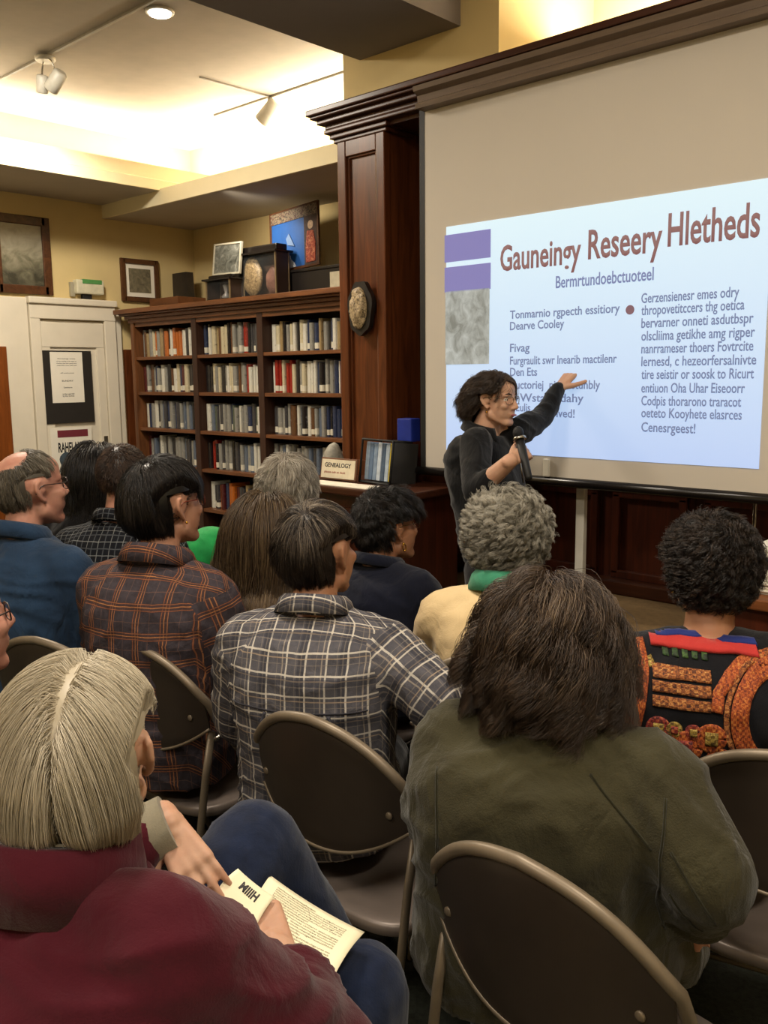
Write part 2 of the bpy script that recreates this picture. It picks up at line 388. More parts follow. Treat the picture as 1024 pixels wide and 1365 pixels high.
fl = tag(MB().box((XL + e, y0, z0), (XL + e + .004, y1, z1)).build('flyer', M_paper), 'white flyer with a dark red bar and black heading taped low on the white door', 'flyer')
q0, q1, r0, r1 = wallrect(76, 574, 117, 581, e)
MB().box((XL + e + .003, q0, r0), (XL + e + .0055, q1, r1)).build('red_bar', plain('flyer_red', '#6e2430', .7), fl)
q0, q1, r0, r1 = wallrect(77, 590, 118, 600, e)
text('heading', 'RAHELAKSIA', M_black, fl, (XL + e + .0045, q0, r0), (0, 1, 0), (0, 0, 1), q1 - q0, height=r1 - r0, bold=.03)
q0, q1, r0, r1 = wallrect(79, 603, 98, 628, e)
b = MB().tube([(XL + e + .0045, (q0 + q1) / 2 + math.cos(a) * .001, (r0 + r1) / 2 + .0) for a in (0, 1)], .01, 8) if False else MB()
b.prism([((q0 + q1) / 2 + (q1 - q0) * .5 * math.cos(a) * (1 + .15 * math.sin(3 * a)), (r0 + r1) / 2 + (r1 - r0) * .5 * math.sin(a)) for a in [i * 2 * PI / 20 for i in range(20)]], XL + e + .003, XL + e + .0055)
b.build('printed_head', plain('flyer_blue', '#3f4c55', .7, var=.4, nscale=40), fl)

def frame_on_left(name, x0, y0, x1, y1, fw, matte, fmat, art, label, cat='picture', depth=.03, shift=0):
    a, c, z0, z1 = wallrect(x0, y0, x1, y1, depth)
    root = empty(name, (XL + .002, (a + c) / 2, z0)); tag(root, label, cat)
    D = depth
    b = MB()
    for (p0, p1, r0, r1) in ((a, a + fw, z0, z1), (c - fw, c, z0, z1), (a + fw * .5, c - fw * .5, z0, z0 + fw), (a + fw * .5, c - fw * .5, z1 - fw, z1)):
        b.box((XL + .002, p0, r0), (XL + D, p1, r1), .006) 
        b.box((XL + .002, p0 + .004, r0 + .004), (XL + D + .008, p1 - fw * .45 if p0 == a and p1 < c - .1 else p1 - .004, r1 - .004), .004) if False else None
    local(b.build('frame', fmat), root)
    if matte:
        local(MB().box((XL + .004, a + fw * .8, z0 + fw * .8), (XL + .014, c - fw * .8, z1 - fw * .8)).build('mat_board', matte), root)
    mw = fw + (.05 if matte and matte is not M_paper else (.035 if matte else 0))
    local(MB().box((XL + .006, a + mw, z0 + mw), (XL + .0165, c - mw, z1 - mw)).build('print', art), root)
    return root
def art_mat(name, stops, sc=(6, 6, 9), rough=.35, dist=1.5, grad=0):
    t = NT(name); v = t.noise(t.coord('Object', sc), 1.0, 7, .62, dist)
    if grad:
        g = t.n('ShaderNodeSeparateXYZ'); t.l(t.coord('Generated'), g.inputs[0]); v = t.math('ADD', t.math('MULTIPLY', v, 1 - grad), t.math('MULTIPLY', g.outputs[2], grad))
    t.base(t.ramp(v, [(p, lin(c)) for p, c in stops]), rough); return t.m
M_frame = wood('frame_wood', '#3a2213', '#5e3a20', .35, (20, 20, 20))
frame_on_left('picture_frame', -14, 281, 72, 394, .065, None, M_frame, art_mat('old_landscape', [(.28, '#3a382c'), (.42, '#6b6753'), (.55, '#8f8974'), (.75, '#aaa48f')], (7, 7, 10), grad=.5), 'large brown framed grey landscape engraving, far left on the yellow wall')
frame_on_left('picture_frame', 161, 343, 214, 404, .04, M_paper, M_frame, art_mat('small_print', [(.3, '#4b4638'), (.5, '#6a6350'), (.7, '#807861')], (18, 18, 18)), 'small brown framed dark print with white mat between the wall box and bookcase')
# emergency light box on the wall
a, c, z0, z1 = wallrect(101, 372, 139, 397, .06)
wb = empty('wall_box', (XL, (a + c) / 2, z0)); tag(wb, 'cream wall-mounted device box with a green strip above the white door', 'wall box')
local(MB().box((XL, a, z0 + .02), (XL + .07, c, z1), .012).build('housing', plain('box_cream', '#cfc9ad', .5)), wb)
local(MB().box((XL + .02, a + .05, z1 - .03), (XL + .074, c - .02, z1 + .004), .003).build('green_strip', plain('box_green', '#4f8a4a', .5)), wb)
local(MB().box((XL + .01, a + .06, z0 - .015), (XL + .05, c - .1, z0 + .022), .004).build('lens', M_black), wb)
local(MB().box((XL, a - .03, z0), (XL + .03, a + .005, z1 - .02), .004).build('bracket', plain('bracket_grey', '#9a947f', .5)), wb)

# ------------------------------------------------------------------ bookcase
BX0, BX1, BY = -6.47, -4.02, 4.0
ups = [BX0, -5.63, -4.87, BX1]
shelves = [.06, .34, .62, .92, 1.205, 1.49, 1.765]
bc = empty('bookcase', ((BX0 + BX1) / 2, BY + .2, 0)); tag(bc, 'tall brown wooden bookcase with three bays of library books', 'bookcase')
b = MB().box((BX0, BY + .33, 0), (BX1, BY + .35, 2.04)); local(b.build('back_panel', M_inner), bc)
for i, u in enumerate(ups):
    w = .045 if i in (0, 3) else .06
    x0 = u if i == 0 else (u - w if i == 3 else u - w / 2)
    o = MB().box((x0, BY - (.012 if i in (0, 3) else .004), 0), (x0 + w, BY + .34, 2.05), .004); local(o.build('side_panel' if i in (0, 3) else 'divider', M_case if i in (0, 3) else wood('divider_wood', '#2a180e', '#40261a', .5)), bc)
for i in range(3):
    for z in shelves:
        local(MB().box((ups[i] + .028, BY + .002, z - .025), (ups[i + 1] - .028, BY + .335, z), .003).build('shelf', M_caseh), bc)
local(MB().box((BX0 + .03, BY + .0, 2.0), (BX1 - .03, BY + .02, 2.05), .003).build('top_rail', M_caseh), bc)
TOPZ = 2.135
b = MB()
for z0, z1, p in ((2.03, 2.06, .02), (2.06, 2.085, .04), (2.085, 2.1, .07), (2.1, TOPZ, .1)): b.box((BX0 - p, BY - p, z0), (BX1 + .5, YB - .06, z1), .006)
local(b.build('cornice', M_caseh), bc)

BOOKC = [('cream', '#b9ae90'), ('white', '#c6c2b4'), ('grey', '#84827a'), ('dark grey', '#3b3a3c'), ('black', '#1d1b1d'), ('brown', '#5a3d27'), ('red', '#8a2219'), ('orange', '#a5581f'), ('navy', '#26304a'), ('blue grey', '#56606e'), ('tan', '#8f7a55'), ('maroon', '#4a1c1c'), ('green grey', '#4e5548')]
def book_mat(nm, c):
    t = NT('book_' + nm.replace(' ', '_')); o = t.coord(); s = t.n('ShaderNodeSeparateXYZ'); t.l(o, s.inputs[0])
    oi = t.n('ShaderNodeObjectInfo'); rnd = oi.outputs['Random']
    off = t.n('ShaderNodeVectorMath', operation='ADD'); t.l(o, off.inputs[0])
    cx = t.n('ShaderNodeCombineXYZ'); t.l(t.math('MULTIPLY', rnd, 37.0), cx.inputs[2]); t.l(cx.outputs[0], off.inputs[1])
    mp = t.n('ShaderNodeMapping'); mp.inputs['Scale'].default_value = (120, 5, 34); t.l(off.outputs[0], mp.inputs[0])
    v = t.noise(mp.outputs[0], 1.0, 5, .7)
    light = tuple(min(1, x * 1.9 + .12) for x in lin(c)[:3]) + (1,); dark = tuple(x * .35 for x in lin(c)[:3]) + (1,)
    col = t.ramp(v, [(.32, dark), (.42, lin(c)), (.6, lin(c)), (.72, light)])
    lab = t.math('MULTIPLY', t.math('GREATER_THAN', s.outputs[2], .012), t.math('LESS_THAN', s.outputs[2], t.math('ADD', t.math('MULTIPLY', rnd, .03), .026)))
    lab = t.math('MULTIPLY', lab, t.math('GREATER_THAN', rnd, .62))
    col = t.mix(lab, col, lin('#c9c4b2'))
    t.base(col, .22, 0, .6); t.bump(t.noise(mp.outputs[0], .6, 3), .25, .004); return t.m
BM = {n: book_mat(n, c) for n, c in BOOKC}
ORD = 'first second third fourth fifth sixth seventh eighth ninth tenth eleventh twelfth thirteenth fourteenth fifteenth sixteenth seventeenth eighteenth nineteenth twentieth twenty-first twenty-second twenty-third twenty-fourth'.split()
BAY = ['left', 'middle', 'right']; ROW = {6: 'top', 5: 'second', 4: 'third', 3: 'fourth', 2: 'fifth'}
rb = random.Random(11)
def add_book(x, w, h, dep, z, y, col, label, group, tilt=0):
    b = MB(); r = w * .5
    prof = [(-r, dep), (-r, .012), (-r * .7, .003), (0, 0), (r * .7, .003), (r, .012), (r, dep)]
    b.prism(prof, 0, h, axis='z')
    b.prism([(-r * .8, .02), (r * .8, .02), (r * .8, dep - .004), (-r * .8, dep - .004)], -.0, h - .004, axis='z') if False else None
    o = b.build('library_book', BM[col]); o.location = (x, y, z + .001); o.rotation_euler = (0, tilt, 0)
    tag(o, label, 'book', group)
for bay in range(3):
    for si in ([6, 5, 4, 3] if bay != 1 else [6, 5, 4, 3, 2]):
        x = ups[bay] + (.05 if bay == 0 else .035); xe = ups[bay + 1] - .05
        n = [20, 19, 21][bay]; pit = (xe - x) / n; k = 0; base_h = rb.uniform(.185, .205)
        pal = dict(cream=5, white=6, grey=6, tan=2, brown=2, orange=.5, red=.6, navy=1, black=2)
        if si <= 5: pal = dict(grey=6, white=5, cream=3, black=3, navy=2, maroon=.8, brown=1.5, red=.8)
        if si <= 4: pal = {'grey': 6, 'white': 4, 'dark grey': 3, 'blue grey': 3, 'navy': 2, 'black': 3, 'brown': 1.5, 'green grey': 1.2, 'maroon': 1}
        if si <= 3: pal = {'blue grey': 4, 'white': 4, 'grey': 5, 'dark grey': 3, 'black': 2, 'maroon': 1, 'brown': 1}
        while k < n and x < xe - .01:
            w = pit * rb.uniform(.72, 1.22)
            if x + w > xe: w = xe - x
            if w < .012: break
            h = base_h + rb.uniform(-.015, .02); dep = rb.uniform(.14, .19)
            col = rb.choices(list(pal), list(pal.values()))[0]
            if bay == 2 and si == 5 and k in (1, 2, 4, 5): col = 'red'
            if bay == 0 and si == 5 and k >= n - 2: col = 'red'
            if bay == 1 and si == 3 and k in (1, 2): col = 'red'
            if bay == 1 and si == 2: col = rb.choice(['red', 'maroon', 'navy', 'dark grey', 'white', 'orange'])if k < 10 else rb.choice(['blue grey', 'tan', 'dark grey'])
            if bay == 1 and si == 6 and k >= n - 4: col, h = 'dark grey', .2
            if bay == 0 and si == 6 and k in (12, 13, 14): col = 'orange'
            if bay == 2 and si == 6 and k >= n - 3: col = ['tan', 'navy', 'navy'][k - n + 3]
            add_book(x + w / 2, w * .95, h, dep, shelves[si], BY + .06 + rb.uniform(-.012, .015), col,
                     f'{col} book, {ORD[k]} from the left on the {ROW[si]} shelf of the {BAY[bay]} bay', f'books on the {ROW[si]} shelf of the {BAY[bay]} bay')
            x += w + .001; k += 1

# ------------------------------------------------------------------ things on top of the bookcase
def by(x, y, Y): return WY(x, y, Y)
def topbox(x0, x1, ytop, Y): p, q = by(x0, ytop, Y), by(x1, ytop, Y); return p.x, q.x, (p.z + q.z) / 2
# wooden ledge block at the left end
x0, x1, zt_ = topbox(206, 244, 398, 4.25); tag(MB().box((x0, 4.2, TOPZ), (x1, 4.5, zt_ + .005), .006).build('wooden_block', M_caseh), 'low brown wooden block lying at the left end of the bookcase top', 'block')
x0, x1, zt_ = topbox(232, 254, 364, 4.56)
b = MB().prism([(x0, TOPZ), (x1, TOPZ), (x1 - .02, zt_), (x0 + .0, zt_ + .0)], 4.53, 4.60, axis='y', M=None)
o = b.build('dark_plaque', plain('plaque_dark', '#2a231f', .4, var=.4, nscale=12)); tag(o, 'small dark upright plaque nearest the wall corner on the bookcase top', 'plaque')
# glass display case
def display_case(label, X0, X1, Y0, Y1, Z0, Z1, items, lid=.05, over=.02):
    root = empty('display_case', ((X0 + X1) / 2, (Y0 + Y1) / 2, Z0)); tag(root, label, 'display case')
    local(MB().box((X0, Y0, Z0), (X1, Y1, Z0 + .03), .004).build('base', M_blackg), root)
    local(MB().box((X0 - over, Y0 - over, Z1 - lid), (X1 + over, Y1 + over, Z1 - lid + .014), .003).box((X0 + .01, Y0 + .02, Z1 - lid + .012), (X1 - .01, Y1 - .01, Z1), .01).build('lid', M_blackg), root)
    b = MB()
    for px_, py_ in ((X0, Y0), (X1 - .012, Y0), (X0, Y1 - .012), (X1 - .012, Y1 - .012)): b.box((px_, py_, Z0 + .02), (px_ + .012, py_ + .012, Z1 - lid), .002)
    local(b.build('corner_post', plain('post_brass', '#7c6a4d', .35)), root)
    gl = NT('case_glass'); gl.base((.15, .16, .16, 1), .05); gl.b.inputs['Alpha'].default_value = .06
    local(MB().box((X0 + .012, Y0 + .004, Z0 + .03), (X1 - .012, Y0 + .007, Z1 - lid)).build('glass_front', gl.m), root)
    for xs_ in (X0 + .003, X1 - .008): local(MB().box((xs_, Y0 + .012, Z0 + .03), (xs_ + .005, Y1 - .012, Z1 - lid)).build('side_panel', plain('case_side', '#3d2e26', .5)), root)
    local(MB().box((X0 + .012, Y1 - .01, Z0 + .03), (X1 - .012, Y1 - .004, Z1 - lid)).build('back_board', plain('case_backing', '#5a4234', .7)), root)
    for nm, ob, mt in items(X0, X1, Y0, Y1, Z0 + .03, Z1 - lid): local(ob.build(nm, mt), root)
    return root
def rocky(c, r, seed, amp=.2):
    b = MB(); b.sphere(c, r, sub=4)
    for v in b.bm.verts:
        d = (v.co - Vector(c)); n = noise.fractal(Vector((v.co.x * 9 + seed, v.co.y * 9, v.co.z * 9)), 1.0, 2.0, 4); v.co += d * n * amp
    return b
M_fossil = art_mat('fossil', [(.3, '#4a3a26'), (.5, '#8d7650'), (.7, '#b7a27a')], (30, 30, 30), .5, 2.5)
x0, x1, zt_ = topbox(313, 368, 327, 4.2)
def items_a(X0, X1, Y0, Y1, Z0, Z1):
    w = X1 - X0; h = Z1 - Z0
    return [('carved_stone', rocky((X0 + w * .3, Y0 + .05, Z0 + h * .5), (w * .24, .035, h * .47), 3, .1), M_fossil), ('red_stone', rocky((X0 + w * .72, Y0 + .1, Z0 + h * .4), (w * .2, .05, h * .36), 8), plain('stone_red', '#6e4a3c', .7, var=.3, nscale=20))]
display_case('large glass display case with a carved tan stone on the bookcase top', x0, x1 - .01, 4.2, 4.33, TOPZ, zt_, items_a, .06)
x0, x1, zt_ = topbox(276, 312, 366, 4.12)
def items_b(X0, X1, Y0, Y1, Z0, Z1):
    w = X1 - X0; h = Z1 - Z0
    return [('figurine', MB().lathe([(.03, 0), (.035, h * .15), (.012, h * .35), (.02, h * .6), (.026, h * .75), (.008, h * .85)], M=Matrix.Translation((X0 + w * .55, (Y0 + Y1) / 2, Z0))), plain('figurine_silver', '#8f8a85', .3))]
display_case('smaller dark glass case with a figurine, beside the large case', x0, x1 - .03, 4.1, 4.24, TOPZ, zt_, items_b, .04)
zsm = zt_
# framed photo standing on the smaller case
def leaning(name, label, cat, x0, x1, y0, y1, Y, zbase, lean, roll, fw, fmat, art, extra=None, depth=.02):
    p, q = by(x0, y1, Y), by(x1, y0, Y); w = q.x - p.x; h = q.z - zbase
    root = empty(name, ((p.x + q.x) / 2, Y, zbase)); root.rotation_euler = (-lean, roll, 0); tag(root, label, cat)
    b = MB()
    for (a, c, z0, z1) in ((-w / 2, -w / 2 + fw, 0, h), (w / 2 - fw, w / 2, 0, h), (-w / 2 + fw * .5, w / 2 - fw * .5, 0, fw), (-w / 2 + fw * .5, w / 2 - fw * .5, h - fw, h)): b.box((a, -depth / 2, z0), (c, depth / 2, z1), .003)
    b.build('frame', fmat, root)
    MB().box((-w / 2 + fw * .7, -depth * .2, fw * .7), (w / 2 - fw * .7, depth * .3, h - fw * .7)).build('print', art, root)
    if extra: extra(root, w, h, depth)
    return root
leaning('framed_photo', 'small pale framed grey photograph standing on the smaller display case', 'photo', 284, 319, 320, 366, 4.17, zsm + .001, .1, .03, .014, plain('frame_pale', '#a8a28e', .6), art_mat('grey_photo', [(.3, '#34352f'), (.55, '#66675f'), (.75, '#9a9a90')], (14, 14, 14), .3))
# dark long box carrying the painting
x0, x1, zt_ = topbox(378, 470, 360, 4.36)
lb = tag(MB().box((x0, 4.35, TOPZ), (x1, 4.62, zt_), .005).box((x0 - .01, 4.34, zt_), (x1, 4.64, zt_ + .02), .004).build('long_box', plain('box_dark', '#1d1815', .4)), 'long black box on the bookcase top under the blue picture', 'box')
def paint_extra(root, w, h, d):
    y = -d * .2
    t = NT('border_pattern'); t.base(t.ramp(t.noise(t.coord('Object', (60, 60, 50)), 1, 3, .6, 1), [(.42, lin('#2b2420')), (.5, lin('#8f7f66')), (.58, lin('#4a2d24'))]), .5)
    MB().box((-w / 2 + .012, y - .006, h * .80), (w / 2 - .012, y + .002, h - .012)).build('patterned_border', t.m, root)
    MB().box((w * .22, y - .006, .012), (w / 2 - .012, y + .002, h * .80)).build('side_border', plain('border_brown', '#3a2a26', .6, var=.5, nscale=50), root)
    b = MB(); b.prism([(w * .26, .03), (w * .44, .03), (w * .45, h * .35), (w * .41, h * .55), (w * .29, h * .56), (w * .26, h * .3)], y - .012, y - .004, axis='y'); b.build('red_robed_figure', art_mat('robe', [(.35, '#5e2018'), (.55, '#a0472f'), (.72, '#c99a6e')], (40, 40, 40), .5), root)
    MB().sphere((w * .35, y - .006, h * .65), (w * .055, .004, h * .07)).build('figure_head', plain('figure_skin', '#b49a80', .6, var=.3, nscale=60), root)
    b = MB(); cx = -w * .12; b.prism([(cx - w * .17, .02), (cx + w * .17, .02), (cx + w * .13, h * .12), (cx + w * .06, h * .18), (cx + w * .05, h * .24), (cx, h * .28), (cx - w * .05, h * .24), (cx - w * .06, h * .18), (cx - w * .14, h * .12)], y - .010, y - .004, axis='y'); b.build('white_bust', plain('bust_white', '#b9c0cc', .6, var=.15, nscale=30), root)
    b = MB(); b.prism([(cx, h * .42), (cx + w * .14, h * .38), (cx + w * .08, h * .5), (cx + w * .03, h * .6), (cx - w * .03, h * .52)], y - .008, y - .004, axis='y'); b.build('faint_figure', plain('faint', '#5f789c', .6), root)
leaning('painted_picture', 'tall leaning picture with a bright blue field, white bust and red-robed figure', 'picture', 362, 425, 268, 358, 4.38, zt_ + .021, .06, -.07, .02, M_frame, plain('blue_field', '#1f4f8f', .4, var=.12, nscale=10), paint_extra)
x0, x1, zt2 = topbox(441, 470, 361, 4.18); tag(MB().box((x0, 4.17, TOPZ), (x1, 4.185, zt2), .002).build('card', plain('card_cream', '#b9b096', .7, var=.15)), 'small cream card standing by the wooden column on the bookcase top', 'card')
# carved oval plaque on column
p = WY(485, 411, 3.385); 
oq = empty('oval_plaque', (p.x, 3.384, p.z)); tag(oq, 'dark carved oval relief plaque with a pale face, hung on the wooden column', 'plaque')
b = MB().prism([(.085 * math.cos(a) * (1 + .06 * math.sin(5 * a)), .135 * math.sin(a) * (1 + .04 * math.sin(7 * a))) for a in [i * 2 * PI / 48 for i in range(48)]], -.03, 0, axis='y'); b.build('backing', plain('plaque_black', '#1a1512', .4, var=.3, nscale=30), oq)
b = MB(); b.sphere((-.006, -.03, 0), (.058, .03, .105), sub=4)
for v in b.bm.verts: v.co += Vector((0, -1, 0)) * .012 * noise.fractal(v.co * 28, 1, 2, 3)
b.build('relief_face', art_mat('relief', [(.35, '#2e2218'), (.5, '#9a8460'), (.7, '#c9b48c')], (60, 60, 60), .6, 1), oq)

# ------------------------------------------------------------------ ceiling fittings
M_rail = plain('rail_grey', '#8f887a', .5); M_spot = plain('spot_grey', '#a9a598', .45)
def spot(root, p, tip, L=.1, r=.03):
    p, tip = Vector(p), Vector(tip); d = (tip - p).normalized()
    b = MB(); b.tube([p - d * L * .5, p - d * L * .42, p + d * L * .45, p + d * L * .5], [r * .7, r, r * 1.05, r * .95], 18); h = local(b.build('lamp_head', M_spot), root)
    e_ = MB().cyl(p + d * (L * .5 + .001), p + d * (L * .5 + .004), r * .8, seg=18).build('lens', plain('lens_glass', '#d8d4c6', .2)); e_.parent = h; e_.matrix_parent_inverse = Matrix.Translation(-root.location)
    return h
r1 = WZ(60, 75, 3.49)
tr1 = empty('track_light', (r1.x, r1.y, 3.48)); tag(tr1, 'ceiling track with two white spot heads, upper left', 'track light')
a0, a1 = WZ(-10, 103, 3.49), WZ(226, 4, 3.49)
local(MB().box((a0.x, r1.y - .008, 3.485), (a1.x, r1.y + .008, 3.5), .003).build('rail', M_rail), tr1)
local(MB().lathe([(.05, 3.46), (.06, 3.47), (.06, 3.485)], M=Matrix.Translation((r1.x, r1.y, 0))).build('canopy', M_whitem), tr1)
for (x, y), dx in (((44, 109), -.02), ((67, 106), .03)):
    q = W(x, y, (r1 - EYE).dot(FW) - .02); q.y = r1.y + dx * 1.0
    local(MB().tube(bez((r1.x + dx, r1.y, 3.465), (q.x + (.03 if dx > 0 else -.02), r1.y, q.z + .12), (q.x, q.y, q.z + .03), 8), .005, 8).build('arm', M_chrome), tr1)
    spot(tr1, q, q + Vector((-.3, .1, -.75) if dx < 0 else (-.6, -.2, -.6)), .13 if dx > 0 else .10, .042 if dx > 0 else .034)
r2 = WZ(360, 130, 3.49)
tr2 = empty('track_light', (r2.x, r2.y, 3.48)); tag(tr2, 'ceiling track with a single white spot head above the bookcase', 'track light')
a0, a1 = WZ(278, 153, 3.49), WZ(470, 88, 3.49)
local(MB().box((a0.x, r2.y - .007, 3.486), (a1.x, r2.y + .007, 3.5), .003).build('rail', M_rail), tr2)
a2 = WZ(255, 108, 3.49); local(MB().box((r2.x - .006, a2.y, 3.488), (r2.x + .006, r2.y, 3.5), .003).build('rail', M_rail), tr2)
q = W(359, 150, (r2 - EYE).dot(FW)); local(MB().tube([(r2.x, r2.y, 3.485), (q.x, q.y, q.z)], .018, 10).build('arm', M_whitem), tr2); spot(tr2, q, q + Vector((-.5, -.2, -.5)), .17, .055)
dl = WZ(213, 14, 3.5); dr = empty('downlight', (dl.x, dl.y, 3.49)); tag(dr, 'glowing round recessed downlight in the ceiling at top left', 'downlight')
local(MB().lathe([(.075, 3.5), (.075, 3.488), (.06, 3.486), (.058, 3.5)], M=Matrix.Translation((dl.x, dl.y, 0))).build('trim_ring', M_whitem), dr)
local(MB().lathe([(.057, 3.4995), (.055, 3.478), (.03, 3.47)], M=Matrix.Translation((dl.x, dl.y, 0))).build('lamp', emis('lamp_glow', '#fff6ea', 9)), dr)

# ------------------------------------------------------------------ counter and its things
CZT = 1.08; cA, cB = -3.52, WY(560, 640, 3.05).x
ct = empty('counter', ((cA + cB) / 2, 3.2, 0)); tag(ct, 'dark wooden service counter with a lit top in front of the column', 'counter')
local(MB().box((cA, 2.93, CZT - .035), (cB, 3.38, CZT), .008).build('counter_top', M_woodh), ct)
b = MB().box((cA + .03, 2.98, 0), (cB - .04, 3.37, CZT - .035))
x = cA + .06
while x < cB - .4:
    for z0, z1 in ((.15, .98),): 
        b.box((x, 2.965, z0), (x + .03, 2.985, z1), .004); b.box((x + .34, 2.965, z0), (x + .37, 2.985, z1), .004); b.box((x, 2.965, z0), (x + .37, 2.985, z0 + .03), .004); b.box((x, 2.965, z1 - .03), (x + .37, 2.985, z1), .004)
    x += .42
local(b.build('counter_body', M_woodd), ct)
# pale sheet painted in for the light on the counter top
p0, p1 = WZ(433, 645, CZT), WZ(530, 645, CZT)
tag(MB().box((-3.3, 2.96, CZT), (-2.86, 3.08, CZT + .003)).build('counter_light_sheet', plain('counter_light_white', '#e8e0cc', .6)), 'white sheet standing in for the light on the counter top', 'sheet')
# sign card
def stand_on(z, x0, x1, y0, Y): p, q = WY(x0, y0, Y), WY(x1, y0, Y); return p.x, q.x, (p.z + q.z) / 2
x0, x1, zt_ = stand_on(CZT, 426, 473, 612, 3.12)
sg = empty('sign_card', ((x0 + x1) / 2, 3.12, CZT + .0045)); sg.rotation_euler = (-.15, 0, 0); tag(sg, 'small framed white sign card standing at the left end of the counter', 'sign')
w = x1 - x0; h = zt_ - CZT
b = MB(); b.box((-w / 2, 0, 0), (w / 2, .012, h), .003); b.build('frame', plain('sign_frame', '#6e4a34', .5), sg)
f_ = MB().box((-w / 2 + .008, -.002, .008), (w / 2 - .008, .002, h - .008)).build('face', plain('sign_paper', '#d8cdb2', .6), sg)
text('lettering', 'GENEALOGY', M_ink, f_, (-w * .38, -.0022, h * .58), (1, 0, 0), (0, 0, 1), w * .74, height=.022, bold=.02)
text('lettering', 'please ask at desk', plain('ink_red', '#94413a', .8), f_, (-w * .38, -.0022, h * .3), (1, 0, 0), (0, 0, 1), w * .6, height=.012)
MB().prism([(0.012, 0), (.07, 0), (.012, h * .7)], -.01, .01).build('easel_back', M_black, sg)
# book display rack with magazines
x0, x1, zt_ = stand_on(CZT, 480, 526, 588, 3.15)
rk = empty('magazine_rack', ((x0 + x1) / 2, 3.15, CZT + .004)); rk.rotation_euler = (-.12, 0, -.12); tag(rk, 'black wire rack on the counter holding pale spines and a yellow booklet', 'rack')
w = x1 - x0; h = zt_ - CZT
b = MB().tube([(-w / 2, -.02, 0), (-w / 2, -.02, h), (w / 2, -.02, h), (w / 2, -.02, 0)], .006, 8).tube([(-w / 2, .1, 0), (-w / 2, .1, h), (w / 2, .1, h), (w / 2, .1, 0)], .006, 8)
b.tube([(-w / 2, -.02, 0), (w / 2, -.02, 0)], .005, 8).tube([(-w / 2, .1, 0), (w / 2, .1, 0)], .005, 8).tube([(w / 2, -.02, h), (w / 2, .1, h)], .006, 8).tube([(-w / 2, -.02, h), (-w / 2, .1, h)], .006, 8)
b.box((-w / 2, -.02, 0), (w / 2, .1, .008)); b.build('wire_frame', M_black, rk)
MB().box((w / 2 - .002, -.015, .008), (w / 2 + .006, .14, h - .005), .002).build('end_panel', plain('rack_end', '#2b2a28', .4), rk)
cols = [('#8fa0b4', 'pale blue'), ('#5d728c', 'slate blue'), ('#7d90a6', 'blue grey'), ('#b9c4cf', 'silver'), ('#46586e', 'dark blue'), ('#a4b2c0', 'light grey'), ('#c2ab3f', 'yellow')]
xx = -w / 2 + .01; pit = (w - .02) / len(cols)
for k, (c, nm) in enumerate(cols):
    b = MB().box((xx, 0, .012), (xx + pit * .88, .09, h - .01 - .004 * (k % 3)), .003)
    o = b.build('booklet', plain('booklet_' + nm.replace(' ', '_'), c, .25, var=.2, nscale=30), None); o.matrix_world = Matrix.Identity(4)
    o.location = rk.location; o.rotation_euler = rk.rotation_euler
    tag(o, f'{nm} booklet spine in the black rack, {ORD[k]} from the left', 'booklet', 'booklets in the counter rack'); xx += pit
# blue box on a wooden ledge by the screen
x0, x1, zt_ = stand_on(0, 537, 560, 588, 3.36)
tag(MB().box((x0 - .06, 3.3, CZT), (x1, 3.383, zt_), .004).build('wooden_stand', M_woodd), 'dark wooden stand on the counter under the blue box', 'stand')
p, q = WY(539, 557, 3.36), WY(558, 557, 3.36)
b = MB().box((p.x, 3.305, zt_), (q.x, 3.375, p.z), .006); tag(b.build('blue_box', plain('box_blue', '#1c2f86', .4, var=.15)), 'small bright blue box on the wooden stand beside the screen', 'box')
# plastic covered sculpture at left of column
p = WY(445, 600, 3.22)
b = MB(); b.lathe([(.045, 0), (.05, .03), (.052, .08), (.045, .13), (.028, .165), (.005, .178)], M=Matrix.Translation((p.x, 3.22, CZT + .004)))
for v in b.bm.verts: v.co += Vector((1, .4, 0)) * .015 * noise.noise(v.co * 14)
tag(b.build('stone_sculpture', plain('stone_grey', '#8f8a7c', .6, var=.35, nscale=30)), 'rounded grey stone sculpture on the counter against the bookcase', 'sculpture')

# ------------------------------------------------------------------ table with papers at right
tx = WZ(972, 786, .92)
tb = empty('side_table', (tx.x + .5, 3.0, 0)); tag(tb, 'brown wooden table at the right edge carrying stacked papers', 'table')
X0, X1, Y0, Y1 = tx.x, tx.x + 1.0, 2.7, 3.2
local(MB().box((X0, Y0, .885), (X1, Y1, .92), .006).build('table_top', wood('table_wood', '#5a3018', '#85512c', .35, (2.5, 24, 24))), tb)
local(MB().box((X0 + .03, Y0 + .03, .78), (X1 - .03, Y1 - .03, .885)).build('apron', M_woodd), tb)
for x, y in ((X0 + .03, Y0 + .03), (X1 - .08, Y0 + .03), (X0 + .03, Y1 - .08), (X1 - .08, Y1 - .08)): local(MB().box((x, y, 0), (x + .05, y + .05, .79), .004).build('leg', M_woodd), tb)
def stack(n, X, Y, w, d, z, seed, mat, th=.004):
    b = MB(); r_ = random.Random(seed)
    for i in range(n):
        a = r_.uniform(-.05, .05); M = Matrix.Translation((X + r_.uniform(-.006, .006), Y + r_.uniform(-.006, .006), 0)) @ Matrix.Rotation(a, 4, 'Z')
        b.box((-w / 2, -d / 2, z + i * th), (w / 2, d / 2, z + i * th + th * .8), M=M)
    return b
tag(stack(14, X0 + .2, 2.9, .3, .26, .92, 1, 0, .0055).build('paper_stack', M_paper), 'lower stack of white papers on the table at right edge', 'papers')
zb = .92 + .078
b = MB().box((X0 + .06, 2.78, zb), (X0 + .36, 3.04, zb + .035), .006); tag(b.build('black_binder', plain('binder', '#141414', .4)), 'black binder lying between the two stacks of papers at right', 'binder')
